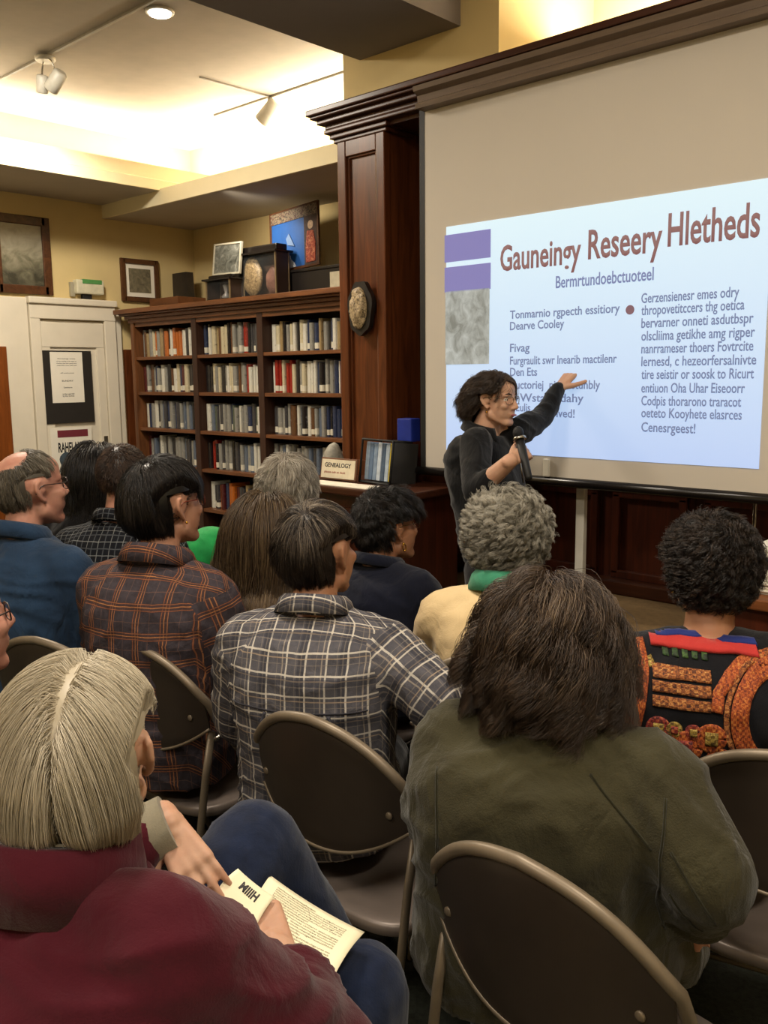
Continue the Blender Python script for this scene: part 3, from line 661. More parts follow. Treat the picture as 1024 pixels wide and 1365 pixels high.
b = MB()
zb += .035
for i in range(7):
    b.box((-.15, -.12, zb + i * .005), (.15, .12, zb + i * .005 + .004), M=Matrix.Translation((X0 + .21 + .01 * math.sin(i * 2.1), 2.91, 0)) @ Matrix.Rotation(.06 * math.sin(i * 1.7), 4, 'Z'))
tag(b.build('paper_stack', M_paper), 'upper stack of loose white papers on the black binder at right', 'papers')
# ------------------------------------------------------------------ people: shared builders
def remesh(mb, name, voxel, it=6, fac=.5):
    me = bpy.data.meshes.new('tmp'); mb.bm.to_mesh(me); mb.bm.free()
    t = bpy.data.objects.new('tmp', me); C.objects.link(t)
    m = t.modifiers.new('r', 'REMESH'); m.mode = 'VOXEL'; m.voxel_size = voxel
    if it: s = t.modifiers.new('s', 'SMOOTH'); s.factor = fac; s.iterations = it
    dg = bpy.context.evaluated_depsgraph_get(); dg.update()
    out = bpy.data.meshes.new_from_object(t.evaluated_get(dg)); out.name = name
    bpy.data.objects.remove(t); bpy.data.meshes.remove(me)
    smooth(out); return out
def cap(mb, p0, r0, p1, r1, seg=14):
    p0, p1 = Vector(p0), Vector(p1)
    mb.sphere(p0, r0, sub=2); mb.sphere(p1, r1, sub=2)
    if (p1 - p0).length > 1e-5: mb.tube([p0, p1], [r0, r1], seg)
    return mb
def chain(mb, pts, rs):
    for a, b, r0, r1 in zip(pts, pts[1:], rs, rs[1:]): cap(mb, a, r0, b, r1)
def loft(mb, rings, seg=32, p=2.3):
    R = []
    for (c, rx, ry) in rings:
        vs = []
        for k in range(seg):
            a = 2 * PI * k / seg; ca, sa = math.cos(a), math.sin(a)
            vs.append(mb.bm.verts.new((c[0] + rx * math.copysign(abs(ca) ** (2 / p), ca), c[1] + ry * math.copysign(abs(sa) ** (2 / p), sa), c[2])))
        R.append(vs)
    for a, b in zip(R, R[1:]):
        for k in range(seg): mb.bm.faces.new((a[k], a[(k + 1) % seg], b[(k + 1) % seg], b[k]))
    mb.bm.faces.new(R[0][::-1]); mb.bm.faces.new(R[-1])
    return mb
def hand(mb, wrist, f, n, thumb=1, curl=(.35, .35, .35, .35), s=1.0, spread=.06, thumb_curl=.35, thumb_out=.75, knuckle=None):
    """palm, four fingers and a thumb; f points along the fingers, n out of the back of the hand, thumb=+1: thumb on the f x n side"""
    w = Vector(wrist); f = Vector(f).normalized(); n = Vector(n); n = (n - f * n.dot(f)).normalized(); sd = f.cross(n).normalized() * thumb
    L = .085 * s
    for o in (.026, .009, -.009, -.025): cap(mb, w + sd * o * .55 * s, .0135 * s, w + f * L + sd * o * s, .0115 * s, 10)
    cap(mb, w - f * .02 * s, .026 * s, w + f * .02 * s, .02 * s)
    for i, (o, ln) in enumerate(((.029, .072), (.0095, .080), (-.0095, .074), (-.027, .058))):
        p = w + f * L + sd * o * s; d = (f + sd * (o * spread * 25)).normalized(); nn = n
        ax = d.cross(n).normalized()
        c = curl[i]; r = (.0082 if i < 3 else .0074) * s
        d = Matrix.Rotation(-c * .8, 3, ax) @ d
        for j, fr in enumerate((.45, .31, .24)):
            q = p + d * ln * fr * s; cap(mb, p, r, q, r * .92, 10); p = q; r *= .92; d = Matrix.Rotation(-c * (1.25 if j == 0 else .8), 3, ax) @ d
    p = w + f * .018 * s + sd * .022 * s; d = (f * (1 - thumb_out * .45) + sd * thumb_out - n * .25).normalized()
    for ln, r in ((.042, .0135), (.032, .0115), (.026, .0098)):
        q = p + d * ln * s; cap(mb, p, r * s, q, r * .9 * s, 10); p = q; d = (d + (f * 1.0 - n * .3) * thumb_curl).normalized()
def headprims(mb, M, fem=True, s=1.0, jaw=1.0):
    def T(p): return M @ (Vector(p) * s)
    R3 = M.to_3x3()
    def ell(c, r, sub=3): mb.sphere(T(c), tuple(x * s for x in r), M=R3, sub=sub)
    def cp(a, ra, b, rb): cap(mb, T(a), ra * s, T(b), rb * s, 12)
    ell((0, -.014, .028), (.076, .095, .086)); ell((0, .03, -.03), (.063, .062, .084)); ell((0, .02, .05), (.066, .07, .055))
    cp((.046 * jaw, .0, -.06), .024, (.014, .062, -.098), .02); cp((-.046 * jaw, .0, -.06), .024, (-.014, .062, -.098), .02); cp((.014, .066, -.098), .018, (-.014, .066, -.098), .018)
    cp((0, .086, .014), .0085, (0, .107, -.026), .0105); ell((0, .104, -.029), (.0125, .013, .010)); ell((.012, .095, -.033), (.008, .010, .007)); ell((-.012, .095, -.033), (.008, .010, .007))
    cp((.012, .080, .026), .011, (.044, .066, .026), .010); cp((-.012, .080, .026), .011, (-.044, .066, .026), .010)
    ell((.037, .062, -.022), (.024, .024, .02)); ell((-.037, .062, -.022), (.024, .024, .02))
    ell((0, .085, -.058), (.023, .011, .0062)); ell((0, .083, -.069), (.019, .011, .0068)); ell((0, .074, -.064), (.028, .012, .016))
    for sx in (1, -1):
        e = [(.072, .004, .018), (.079, -.010, .031), (.087, -.026, .027), (.088, -.030, .008), (.083, -.020, -.014), (.075, -.005, -.031)]
        pts = [(x * sx, y, z) for x, y, z in e]
        for a, b_ in zip(pts, pts[1:]): cp(a, .0052, b_, .0052)
        ell((.077 * sx, -.012, .008), (.007, .018, .022), 2); ell((.072 * sx, -.003, -.030), (.006, .008, .009), 2); ell((.073 * sx, .004, -.002), (.005, .005, .008), 2)
def rot(yaw=0, pitch=0, roll=0): return Matrix.Rotation(yaw, 3, 'Z') @ Matrix.Rotation(-pitch, 3, 'X') @ Matrix.Rotation(roll, 3, 'Y')

class Person: pass
def person(label, hw, yaw, skin_mat, hyaw=0, hpitch=0, hroll=0, lean=.03, wide=1.0, deep=1.0, stand=False, joints=None, hands=True, voxel=.0065, hs=1.0, group=None, hand_kw=None, side=0.0, legs=True, k=None, seat=.45):
    """hw: world point of the head's centre; the body is posed below it facing yaw"""
    P = Person(); P.stand = stand
    fw = Vector((-math.sin(yaw), math.cos(yaw), 0)); rt = Vector((math.cos(yaw), math.sin(yaw), 0))
    rootp = Vector((hw.x, hw.y, 0)) - fw * lean - rt * side
    P.root = empty('person', rootp, yaw, label=label, cat='person', group=group)
    P.inv = (Matrix.Translation(rootp) @ Matrix.Rotation(yaw, 4, 'Z')).inverted()
    H = P.inv @ hw; dz = .40 if stand else 0
    base = .5 + dz; P.k = k = k or (H.z - base) / (1.20 - .5)
    def Z(z): return base + (z - .5) * k
    nx = H.x * .9; ny = H.y - .035
    def sp(z): # forward lean of the spine
        t = max(0, (z - .5) / .58); return Vector((nx * t, ny * t + .0, 0))
    def q(x, y, z): v = sp(z); return Vector((x + v.x, y + v.y, Z(z)))
    P.q = q; P.Z = Z; P.wide = wide; P.deep = deep
    sw = .172 * wide
    J = dict(head=H, shR=q(sw, -.03, .965), shL=q(-sw, -.03, .965), elR=q(sw + .055, .05, .74), elL=q(-sw - .055, .05, .74),
             wrR=Vector((.10, .30, .635 + dz)), wrL=Vector((-.10, .30, .635 + dz)))
    if stand:
        J.update(hipR=Vector((.09, 0, .86)), hipL=Vector((-.09, 0, .86)), knR=Vector((.1, .02, .48)), knL=Vector((-.1, .02, .48)), anR=Vector((.1, -.01, .09)), anL=Vector((-.1, -.01, .09)))
    else:
        J.update(hipR=Vector((.085, .03, .555)), hipL=Vector((-.085, .03, .555)), knR=Vector((.095, .33, .53)), knL=Vector((-.095, .33, .53)), anR=Vector((.095, .27, .1)), anL=Vector((-.095, .27, .1)))
    for kk, v in (joints or {}).items(): J[kk] = P.inv @ v if isinstance(v, Vector) else Vector(v)
    P.J = J
    P.R = rot(hyaw, hpitch, hroll); P.HM = Matrix.Translation(H) @ P.R.to_4x4(); P.hs = hs
    mb = MB()
    headprims(mb, P.HM, s=hs)
    nb = q(0, -.02, 1.06); P.nb = nb
    cap(mb, P.HM @ Vector((0, -.028, -.055)), .053 * hs, nb, .056)
    cap(mb, nb, .056, q(0, -.03, .98), .075)
    P.rings = [(.47, .0, .165, .125), (.56, .0, .180, .140), (.66, -.02, .168, .130), (.76, -.035, .168, .125), (.86, -.045, .176, .125), (.94, -.045, .178, .118), (1.0, -.038, .160, .098), (1.04, -.03, .112, .078), (1.065, -.022, .07, .062)]
    loft(mb, [(q(0, y, z), rx * wide * .93, ry * deep * .93) for z, y, rx, ry in P.rings])
    for s_ in ('R', 'L'):
        chain(mb, [q(.05 if s_ == 'R' else -.05, -.03, 1.02), J['sh' + s_], J['el' + s_], J['wr' + s_]], [.055, .055, .040, .027])
        if legs:
            chain(mb, [J['hip' + s_], J['kn' + s_], J['an' + s_]], [.085, .055, .036])
            cap(mb, J['an' + s_], .036, J['an' + s_] + Vector((0, .12, -.05)), .028)
        if hands:
            fdir = (J['wr' + s_] - J['el' + s_]).normalized(); kw = dict(f=fdir, n=(.0, -.2, 1), thumb=(-1 if s_ == 'R' else 1), curl=(.4, .45, .5, .5))
            kw.update((hand_kw or {}).get(s_, {}))
            for t in ('f', 'n'):
                kw[t] = Vector(kw[t])
            hand(mb, J['wr' + s_], **kw)
    me = remesh(mb, 'body', voxel, 3, .4)
    P.body = link('body', me, skin_mat, P.root)
    return P

def set_uv(me, P, arms=True):
    uv = me.uv_layers.new(name='UVMap'); n = len(me.loops)
    co = np.empty(len(me.vertices) * 3); me.vertices.foreach_get('co', co); co = co.reshape(-1, 3)
    lv = np.empty(n, dtype=np.int64); me.loops.foreach_get('vertex_index', lv)
    pf = len(me.polygons); ls = np.empty(pf, dtype=np.int64); lt = np.empty(pf, dtype=np.int64)
    me.polygons.foreach_get('loop_start', ls); me.polygons.foreach_get('loop_total', lt)
    fid = np.repeat(np.arange(pf), lt); fc = np.zeros((pf, 3)); np.add.at(fc, fid, co[lv]); fc /= lt[:, None]
    q0, q1 = P.q(0, -.03, .5), P.q(0, -.03, 1.06)
    UVv = np.zeros((n, 2)); c = co[lv]
    t = (c[:, 2] - q0.z) / (q1.z - q0.z); cx = q0.x + (q1.x - q0.x) * t; cy = q0.y + (q1.y - q0.y) * t
    ang = np.arctan2(c[:, 0] - cx, -(c[:, 1] - cy) + 1e-6)
    UVv[:, 0] = (c[:, 0] - cx) + np.sign(c[:, 0] - cx) * np.maximum(0, (c[:, 1] - cy) + .05); UVv[:, 1] = c[:, 2] + np.maximum(0, (c[:, 1] - cy) + .095) * .9
    arm_face = np.zeros(pf, dtype=bool)
    if arms:
        for s_ in ('R', 'L'):
            sg = 1 if s_ == 'R' else -1; prev = 0.0
            for a, b in (('sh', 'el'), ('el', 'wr')):
                A, B = np.array(P.J[a + s_]), np.array(P.J[b + s_]); d = B - A; ln = np.linalg.norm(d); d /= ln
                rel = fc - A; tt = np.clip(rel @ d, 0 if a == 'el' else -.02, ln); dist = np.linalg.norm(rel - tt[:, None] * d, axis=1)
                out = sg * (fc[:, 0] - P.J['sh' + s_].x)
                ok = (dist < .095) & ((out > -.028) | (fc[:, 1] > P.J['sh' + s_].y + .1)) & (tt > (-.019 if a == 'sh' else .001))
                sel = ok[fid]; rl = c - A; al = rl @ d
                e1 = np.cross(d, [0, 0, 1.0]); e1 /= np.linalg.norm(e1) + 1e-9; e2 = np.cross(d, e1)
                an = np.arctan2(rl @ e1, rl @ e2)
                fan = np.zeros(pf); rf = fc - A; fan = np.arctan2(rf @ e1, rf @ e2); dl_ = an - fan[fid]; an = fan[fid] + (dl_ + PI) % (2 * PI) - PI
                UVv[sel, 0] = an[sel] * .055 + .31; UVv[sel, 1] = al[sel] + prev; prev += ln; arm_face |= ok
    uv.data.foreach_set('uv', UVv.astype(np.float32).ravel())
    return arm_face
def folds(me, amp, sc=(7, 7, 15), seed=0.0, ridge=True, zlim=None):
    n = len(me.vertices); co = np.empty(n * 3); me.vertices.foreach_get('co', co); co = co.reshape(-1, 3)
    no = np.empty(n * 3); me.vertices.foreach_get('normal', no); no = no.reshape(-1, 3)
    d = np.empty(n)
    for i in range(n):
        x, y, z = co[i]; w = noise.noise(Vector((x * 4 + seed, y * 4, z * 4))) * .7
        v = noise.noise(Vector((x * sc[0] + w * 1.5 + seed, y * sc[1], z * sc[2] + w * 3 + (abs(x) * 9))))
        if ridge: v = (1 - abs(v) * 2.2); v = v * v if v > 0 else 0; v -= .35
        d[i] = v + .4 * noise.noise(Vector((x * 5, y * 5 + seed, z * 5)))
    co += no * (d * amp)[:, None]; me.vertices.foreach_set('co', co.ravel()); me.update(); smooth(me)
def top(P, name, mat, infl=.015, sleeves='long', hem=.5, fold=.005, voxel=.009, lower=None, it=5, open_neck=.0, arm_infl=None, extra=None, seed=0.0, label=None, neck_top=1.05, skirt=None, cuff=None, cuff_at=.93):
    mb = MB(); J, q = P.J, P.q; ai = infl if arm_infl is None else arm_infl
    rings = [r for r in P.rings if r[0] >= hem - .01 and r[0] <= neck_top + .02]
    if rings[0][0] > hem + .01: rings = [(hem, rings[0][1], rings[0][2], rings[0][3])] + rings
    loft(mb, [(q(0, y, z), rx * P.wide + infl * (1.0 if z < 1.03 else .6), ry * P.deep + infl * (1 if z < 1.03 else .6)) for z, y, rx, ry in rings])
    for s_ in ('R', 'L'):
        sg = 1 if s_ == 'R' else -1
        sh, el, wr = J['sh' + s_], J['el' + s_], J['wr' + s_]
        cap(mb, q(sg * .05, -.03, 1.015), .056 + infl * .5, sh, .058 + ai)
        if sleeves == 'long': chain(mb, [sh, el, el + (wr - el) * .6, el + (wr - el) * cuff_at], [.058 + ai, .047 + ai, .038 + ai * .9, cuff or .032 + ai])
        elif sleeves == 'three': chain(mb, [sh, el, el + (wr - el) * .5], [.058 + ai, .046 + ai, .038 + ai])
        elif sleeves == 'short': chain(mb, [sh, sh + (el - sh) * .6], [.058 + ai, .052 + ai])
    if extra: extra(mb, P)
    me = remesh(mb, name, voxel, it)
    if fold: folds(me, fold, seed=seed)
    af = set_uv(me, P)
    o = link(name, me, mat, P.root)
    if label: o['label'] = label
    P.topmesh = me; P.bvh = None
    return o
def bvh_of(P, o):
    me = o.data; P.bvh = BVHTree.FromPolygons([v.co.copy() for v in me.vertices], [tuple(p.vertices) for p in me.polygons]); return P.bvh
def trousers(P, mat, infl=.012, name='trousers', voxel=.011, fold=.004, skirt=False):
    mb = MB(); J = P.J
    d = .4 if P.stand else 0
    loft(mb, [((0, .0, .465 + d), .165 * P.wide + infl, .125 * P.deep + infl), ((0, 0, .56 + d), .178 * P.wide + infl, .135 * P.deep + infl), ((0, -.01, .64 + d), .165 * P.wide + infl, .125 * P.deep + infl)])
    for s_ in ('R', 'L'): chain(mb, [J['hip' + s_], J['kn' + s_], J['an' + s_] + Vector((0, 0, .02))], [.090 + infl, .062 + infl, .046 + infl])
    me = remesh(mb, name, voxel, 5)
    if fold: folds(me, fold, (9, 9, 9), seed=3.3)
    set_uv(me, P, arms=False); return link(name, me, mat, P.root)
def shoes(P, mat, lift=None):
    for s_ in ('R', 'L'):
        a = P.J['an' + s_]; z = a.z - .1
        mb = MB(); cap(mb, (a.x, a.y - .03, z + .048), .042, (a.x, a.y + .04, z + .05), .045); cap(mb, (a.x, a.y + .04, z + .045), .044, (a.x, a.y + .17, z + .036), .034); cap(mb, (a.x, a.y, z + .06), .045, (a.x, a.y, z + .11), .042)
        for v in mb.bm.verts: v.co.z = max(v.co.z, z + .004)
        link('shoe', remesh(mb, 'shoe', .009, 3), mat, P.root)
def ring_collar(P, mat, name='collar', r=.068, h=.05, z=1.05, tilt=.25, th=.006, y=-.02, flare=.008, wx=1.0, fold=True, gap=0.5, parent=None):
    """a folded or standing collar: a thin band round the neck, open at the front"""
    mb = MB(); c = P.q(0, y, z); n = 40; prof = []
    pts = [(0, 0), (.0, h)] + ([(.008, h + .004), (.016, h * .85), (.024, h * .1)] if fold else [(th, h), (th, 0)])
    rows = []
    for i in range(n + 1):
        a = gap + (2 * PI - 2 * gap) * i / n + PI / 2
        row = []
        for dr, dz in pts:
            rr = r + dr + flare * (1 - dz / h) * .5
            x, yy = math.cos(a) * rr * wx, math.sin(a) * rr
            row.append(mb.bm.verts.new((c.x + x, c.y + yy, c.z + dz - yy * tilt - .0)))
        rows.append(row)
    for a, b in zip(rows, rows[1:]):
        for k in range(len(pts) - 1): mb.bm.faces.new((a[k], b[k], b[k + 1], a[k + 1])).smooth = True
    o = mb.build(name, mat, parent or P.root)
    m = o.modifiers.new('solid', 'SOLIDIFY'); m.thickness = th * .6; m.offset = 0
    set_uv(o.data, P, arms=False); return o
# ------------------------------------------------------------------ hair
def hair_mat(name, c0, c1, c2, rough=.42):
    t = NT(name); a = t.n('ShaderNodeAttribute'); a.attribute_name = 'tone'
    t.base(t.ramp(a.outputs['Fac'], [(.0, lin(c0)), (.5, lin(c1)), (1.0, lin(c2))]), rough, 0, .45); return t.m
def nrm(v): return v / (np.linalg.norm(v, axis=-1, keepdims=True) + 1e-9)
def hair(P, mat, n, region, length, comb, rad=(.080, .102, .094), cen=(0, -.014, .026), grav=.5, lift=.35, wave=(0, 0), clump=.4, nclump=60, r=.0007, steps=12, layer=(.003, .02), stiff=.45,
         seed=1, curl=None, capr=1.03, name='hair', obst=(), tone=(0, 1), tonef=None, capregion=None, gravt=1.0, parent=None, sides=3, cap_tone=.15, label=None, jitter=.1, rise=.25, ears=(), tuck=(), taper=0.0, tz=-.02):
    rg = np.random.default_rng(seed); s = P.hs
    rad = np.array(rad) * s; cen = np.array(cen) * s
    d = nrm(rg.normal(size=(n * 4, 3))); d = d[region(d)][:n]; m = len(d)
    Pn = d * rad; N = nrm(d / rad)
    L = length(d) * (1 + rg.uniform(-.15, .15, m)) * s
    lay = rg.uniform(layer[0], layer[1], m) * s
    D = nrm(N * rise + comb(d, d) * .8 + rg.normal(size=(m, 3)) * jitter)
    path = np.zeros((steps + 1, m, 3)); path[0] = Pn * .985
    g = np.array(P.R.inverted() @ Vector((0, 0, -1)))
    for i in range(steps):
        t = i / steps; u = nrm(Pn / rad); Nn = nrm(Pn / rad ** 2)
        des = nrm(comb(u, d)) * (1 - gravt * t * .7) + g * grav * (.3 + t * 1.4) + Nn * lift * (1 - t)
        D = nrm(D * (1 - stiff) + nrm(des) * stiff + rg.normal(size=(m, 3)) * jitter * .3)
        Pn = Pn + D * (L / steps)[:, None]
        R_ = rad + lay[:, None]; qd = np.linalg.norm(Pn / R_, axis=1); ins = qd < 1
        Pn[ins] = Pn[ins] / qd[ins][:, None]
        for oc, orr in obst:
            rel = Pn - np.array(oc) * s; orr_ = np.array(orr) * s; qq = np.linalg.norm(rel / orr_, axis=1); k_ = qq < 1
            Pn[k_] = np.array(oc) * s + rel[k_] / qq[k_][:, None]
        path[i + 1] = Pn
    # clumps
    gi = rg.choice(m, min(nclump, m), replace=False); roots = path[0]
    near = np.argmin(((roots[:, None, :] - roots[gi][None]) ** 2).sum(-1), 1); gid = gi[near]
    tt = np.linspace(0, 1, steps + 1)[:, None, None]
    cl = clump * tt ** .8
    path = path * (1 - cl) + (path[:, gid] + (path[:1] - path[:1, gid]) * .35) * cl
    T = nrm(np.gradient(path, axis=0)); up = np.array([.3, .2, .93]); A = nrm(np.cross(T, up)); B = np.cross(T, A)
    ph = rg.uniform(0, 6.28, m)[gid] + rg.normal(size=m) * .35
    if wave[0]:
        f = wave[1] * (1 + .25 * rg.normal(size=m)[gid]); th = 2 * PI * f[None, :] * tt[:, :, 0] * (L / .25 / s)[None, :] + ph[None, :]
        am = wave[0] * s * (tt[:, :, 0] ** .6)
        path = path + (A * np.cos(th)[:, :, None] + B * np.sin(th)[:, :, None]) * am[:, :, None]
    if curl:
        th = 2 * PI * curl[1] * tt[:, :, 0] * (1 + .3 * rg.normal(size=m)[gid])[None, :] + ph[None, :]; am = curl[0] * s * np.minimum(1, tt[:, :, 0] * 3) * (.7 + .6 * rg.random(m))[None, :]
        path = path + (A * np.cos(th)[:, :, None] + B * np.sin(th)[:, :, None]) * am[:, :, None]
    path = path + cen
    if taper:
        f_ = 1 - taper * np.clip((tz * s - path[:, :, 2]) / (.09 * s), 0, 1.1); f_ = np.where(np.arange(steps + 1)[:, None] < 1, 1, f_)
        path[:, :, 0] *= f_; path[:, :, 1] = (path[:, :, 1] + .02 * s) * f_ - .02 * s
    for sx in tuck:
        lim = .066 * s + np.clip(path[:, :, 2] - .036 * s, 0, 1) * .42 + np.clip(path[:, :, 1] - .0, 0, 1) * .3
        zone = (path[:, :, 2] < .10 * s) & (path[:, :, 1] > -.10 * s) & (path[:, :, 1] < .05 * s) & (path[:, :, 0] * sx > lim)
        path[:, :, 0] = np.where(zone, sx * (lim + (path[:, :, 0] * sx - lim) * .15), path[:, :, 0])
    if ears:
        for sx in ears:
            bx = (path[:, :, 0] * sx > .060 * s) & (path[:, :, 1] > -.036 * s) & (path[:, :, 1] < .045 * s) & (path[:, :, 2] < .034 * s) & (path[:, :, 2] > -.075 * s)
            first = np.where(bx.any(0), bx.argmax(0), steps + 1)
            for i in range(1, steps + 1):
                st = i >= np.maximum(first, 1); path[i, st] = path[i - 1, st] * .999 + np.array([0, -.0006, 0]) * s
        tnr = rg.random(m)
    else: tnr = rg.random(m)
    T = nrm(np.gradient(path, axis=0)); A = nrm(np.cross(T, up)); B = np.cross(T, A)
    rr = r * s * (1 - .75 * (np.linspace(0, 1, steps + 1) ** 3)); S = sides
    V = np.zeros((m, steps + 1, S, 3))
    for k in range(S):
        a = 2 * PI * k / S; V[:, :, k] = (path + (A * math.cos(a) + B * math.sin(a)) * rr[:, None, None]).transpose(1, 0, 2)
    tn = np.clip(tone[0] + (tone[1] - tone[0]) * (.55 * tnr + .45 * np.mod(gid * .61803, 1.0)), 0, 1)
    if tonef is not None: tn = np.clip(tonef(d, tn), 0, 1)
    tv = np.repeat(tn[:, None], (steps + 1) * S, 1).ravel()
    V = V.reshape(-1, 3)
    idx = np.arange(m * (steps + 1) * S).reshape(m, steps + 1, S)
    F = np.stack([idx[:, :-1, :], np.roll(idx, -1, 2)[:, :-1, :], np.roll(idx, -1, 2)[:, 1:, :], idx[:, 1:, :]], -1).reshape(-1, 4)
    # scalp cap under the strands
    U, Wn = 48, 32
    th = np.linspace(0, 2 * PI, U, endpoint=False); phv = np.linspace(-PI / 2, PI / 2, Wn + 1)
    sd = np.stack([np.cos(phv)[:, None] * np.cos(th)[None], np.cos(phv)[:, None] * np.sin(th)[None], np.repeat(np.sin(phv)[:, None], U, 1)], -1)
    reg = (capregion or region)(sd.reshape(-1, 3))
    for sx in ears: reg = reg & ~((sd.reshape(-1, 3)[:, 0] * sx > .5) & (sd.reshape(-1, 3)[:, 2] < .12) & (sd.reshape(-1, 3)[:, 1] > -.32))
    reg = reg.reshape(Wn + 1, U)
    cv = (sd * rad * capr + cen).reshape(-1, 3); off = len(V)
    ci = np.arange((Wn + 1) * U).reshape(Wn + 1, U)
    cf = []
    for j in range(Wn):
        for i in range(U):
            i2 = (i + 1) % U
            if reg[j, i] and reg[j, i2] and reg[j + 1, i] and reg[j + 1, i2]: cf.append((ci[j, i] + off, ci[j, i2] + off, ci[j + 1, i2] + off, ci[j + 1, i] + off))
    V = np.vstack([V, cv]); tv = np.concatenate([tv, np.full(len(cv), cap_tone)])
    F = np.vstack([F, np.array(cf, dtype=np.int64).reshape(-1, 4)]) if cf else F
    M = np.array(P.HM); V = V @ M[:3, :3].T + M[:3, 3]
    me = bpy.data.meshes.new(name); me.vertices.add(len(V)); me.vertices.foreach_set('co', V.astype(np.float32).ravel())
    me.loops.add(F.size); me.loops.foreach_set('vertex_index', F.astype(np.int32).ravel())
    me.polygons.add(len(F)); me.polygons.foreach_set('loop_start', np.arange(0, F.size, 4, dtype=np.int32))
    me.polygons.foreach_set('use_smooth', np.ones(len(F), dtype=bool))
    at = me.attributes.new('tone', 'FLOAT', 'POINT'); at.data.foreach_set('value', tv.astype(np.float32))
    me.update(); me.validate()
    o = link(name, me, mat, parent or P.root)
    if label: o['label'] = label
    return o
def reg_hair(front=.62, nape=-.55, side=-.15, yside=.12):
    def f(d):
        x, y, z = d[:, 0], d[:, 1], d[:, 2]
        hl = np.where(y > yside, front * np.clip((y - yside) / .5, 0, 1) + side * (1 - np.clip((y - yside) / .5, 0, 1)), side + (nape - side) * np.clip((yside - y) / .5, 0, 1))
        return z > hl
    return f
def whorl(w, down=.0, side=0):
    w = np.array(w)
    def f(u, d0):
        t = u - w; t = t - u * (t * u).sum(-1, keepdims=True); t = nrm(t); t[:, 2] -= down; return t
    return f
def const(v): return lambda d: np.full(len(d), v)
def glasses(P, mat, w=.034, h=.022, y=.098, z=.004, lensmat=None, name='glasses', r=.0016, gap=.0335):
    M = P.HM; s = P.hs
    root = None; b = MB(); L = MB()
    for sx in (1, -1):
        pts = [M @ (Vector((sx * gap + w * .72 * math.copysign(abs(math.cos(a)) ** .7, math.cos(a)), y - abs(sx * gap + w * .7 * math.cos(a)) * .22, z + h * .8 * math.copysign(abs(math.sin(a)) ** .7, math.sin(a)))) * s) for a in [2 * PI * i / 28 for i in range(28)]]
        b.tube(pts, r * s, 6, closed=True)
        f = L.bm.faces.new([L.bm.verts.new(p) for p in pts])
        b.tube([M @ (Vector(p) * s) for p in ((sx * .058, y - .013, z + .006), (sx * .074, y - .04, z + .008), (sx * .0835, .0, z + .014), (sx * .0845, -.012, z + .012), (sx * .083, -.03, z - .008))], r * s, 6)
    b.tube([M @ (Vector(p) * s) for p in ((-.010, y - .001, z + .006), (0, y + .003, z + .009), (.010, y - .001, z + .006))], r * s, 6)
    fr = b.build(name, mat, P.root)
    lm = NT('lens_clear'); lm.base((1, 1, 1, 1), .02); lm.b.inputs['Transmission Weight'].default_value = 1.0; lm.b.inputs['IOR'].default_value = 1.03; lm.b.inputs['Alpha'].default_value = .25
    L.build('lens', lm.m, fr); return fr
def eyes(P, iris='#3a2a1c'):
    mw = plain('eye_white', '#d8d2c8', .2, var=.02); mi = plain('iris', iris, .15, var=.05)
    for sx in (1, -1):
        c = Vector((sx * .032, .0665, .006)) * P.hs
        b = MB(); b.sphere(P.HM @ c, .0118 * P.hs, sub=3); e = b.build('eye', mw, P.root)
        b = MB(); b.sphere(P.HM @ (c + Vector((0, .0075, 0)) * P.hs), .0058 * P.hs, sub=2); b.build('iris', mi, e)
def earring(P, sx, mat, r=.006, z=-.045, drop=0.0):
    b = MB(); b.sphere(P.HM @ (Vector((sx * .079, -.002, z)) * P.hs), r, sub=2)
    if drop: b.tube([P.HM @ (Vector((sx * .081, -.002 + .010 * math.cos(a) * .6, z - drop + drop * math.sin(a))) * P.hs) for a in [2 * PI * i / 20 for i in range(20)]], .0022, 6, closed=True)
    return b.build('earring', mat, P.root)
# ------------------------------------------------------------------ plaid cloth from the garment's own weave coordinates
def plaid(name, base, ustripes, vstripes, rough=.9, wr=.25, base2=None):
    t = NT(name); s = t.n('ShaderNodeSeparateXYZ'); t.l(t.n('ShaderNodeUVMap').outputs[0], s.inputs[0])
    ob = t.coord(); wob = t.noise(ob, 18, 2)
    v = t.noise(ob, 60, 4)
    col = t.ramp(v, [(.3, lin(base)), (.7, lin(base2 or base))])
    for ax, st in ((0, ustripes), (1, vstripes)):
        c = t.math('ADD', s.outputs[ax], t.math('MULTIPLY', wob, .006))
        for per, off, wd, cc, stg in st:
            fr = t.math('FRACT', t.math('ADD', t.math('DIVIDE', c, per), off + 50.0)); dd = t.math('ABSOLUTE', t.math('SUBTRACT', fr, .5))
            mk = t.math('MULTIPLY', t.math('LESS_THAN', dd, wd / per / 2), stg)
            col = t.mix(mk, col, lin(cc))
    tex = t.noise(ob, 420, 2); col = t.mix(t.math('MULTIPLY', tex, .3), col, lin(base))
    t.base(col, rough, 0, .15)
    big = t.noise(t.coord('Object', (1, 1, .7)), 16, 3, .5, 1.0)
    t.bump(t.math('ADD', big, t.math('MULTIPLY', tex, .08)), wr, .03); return t.m
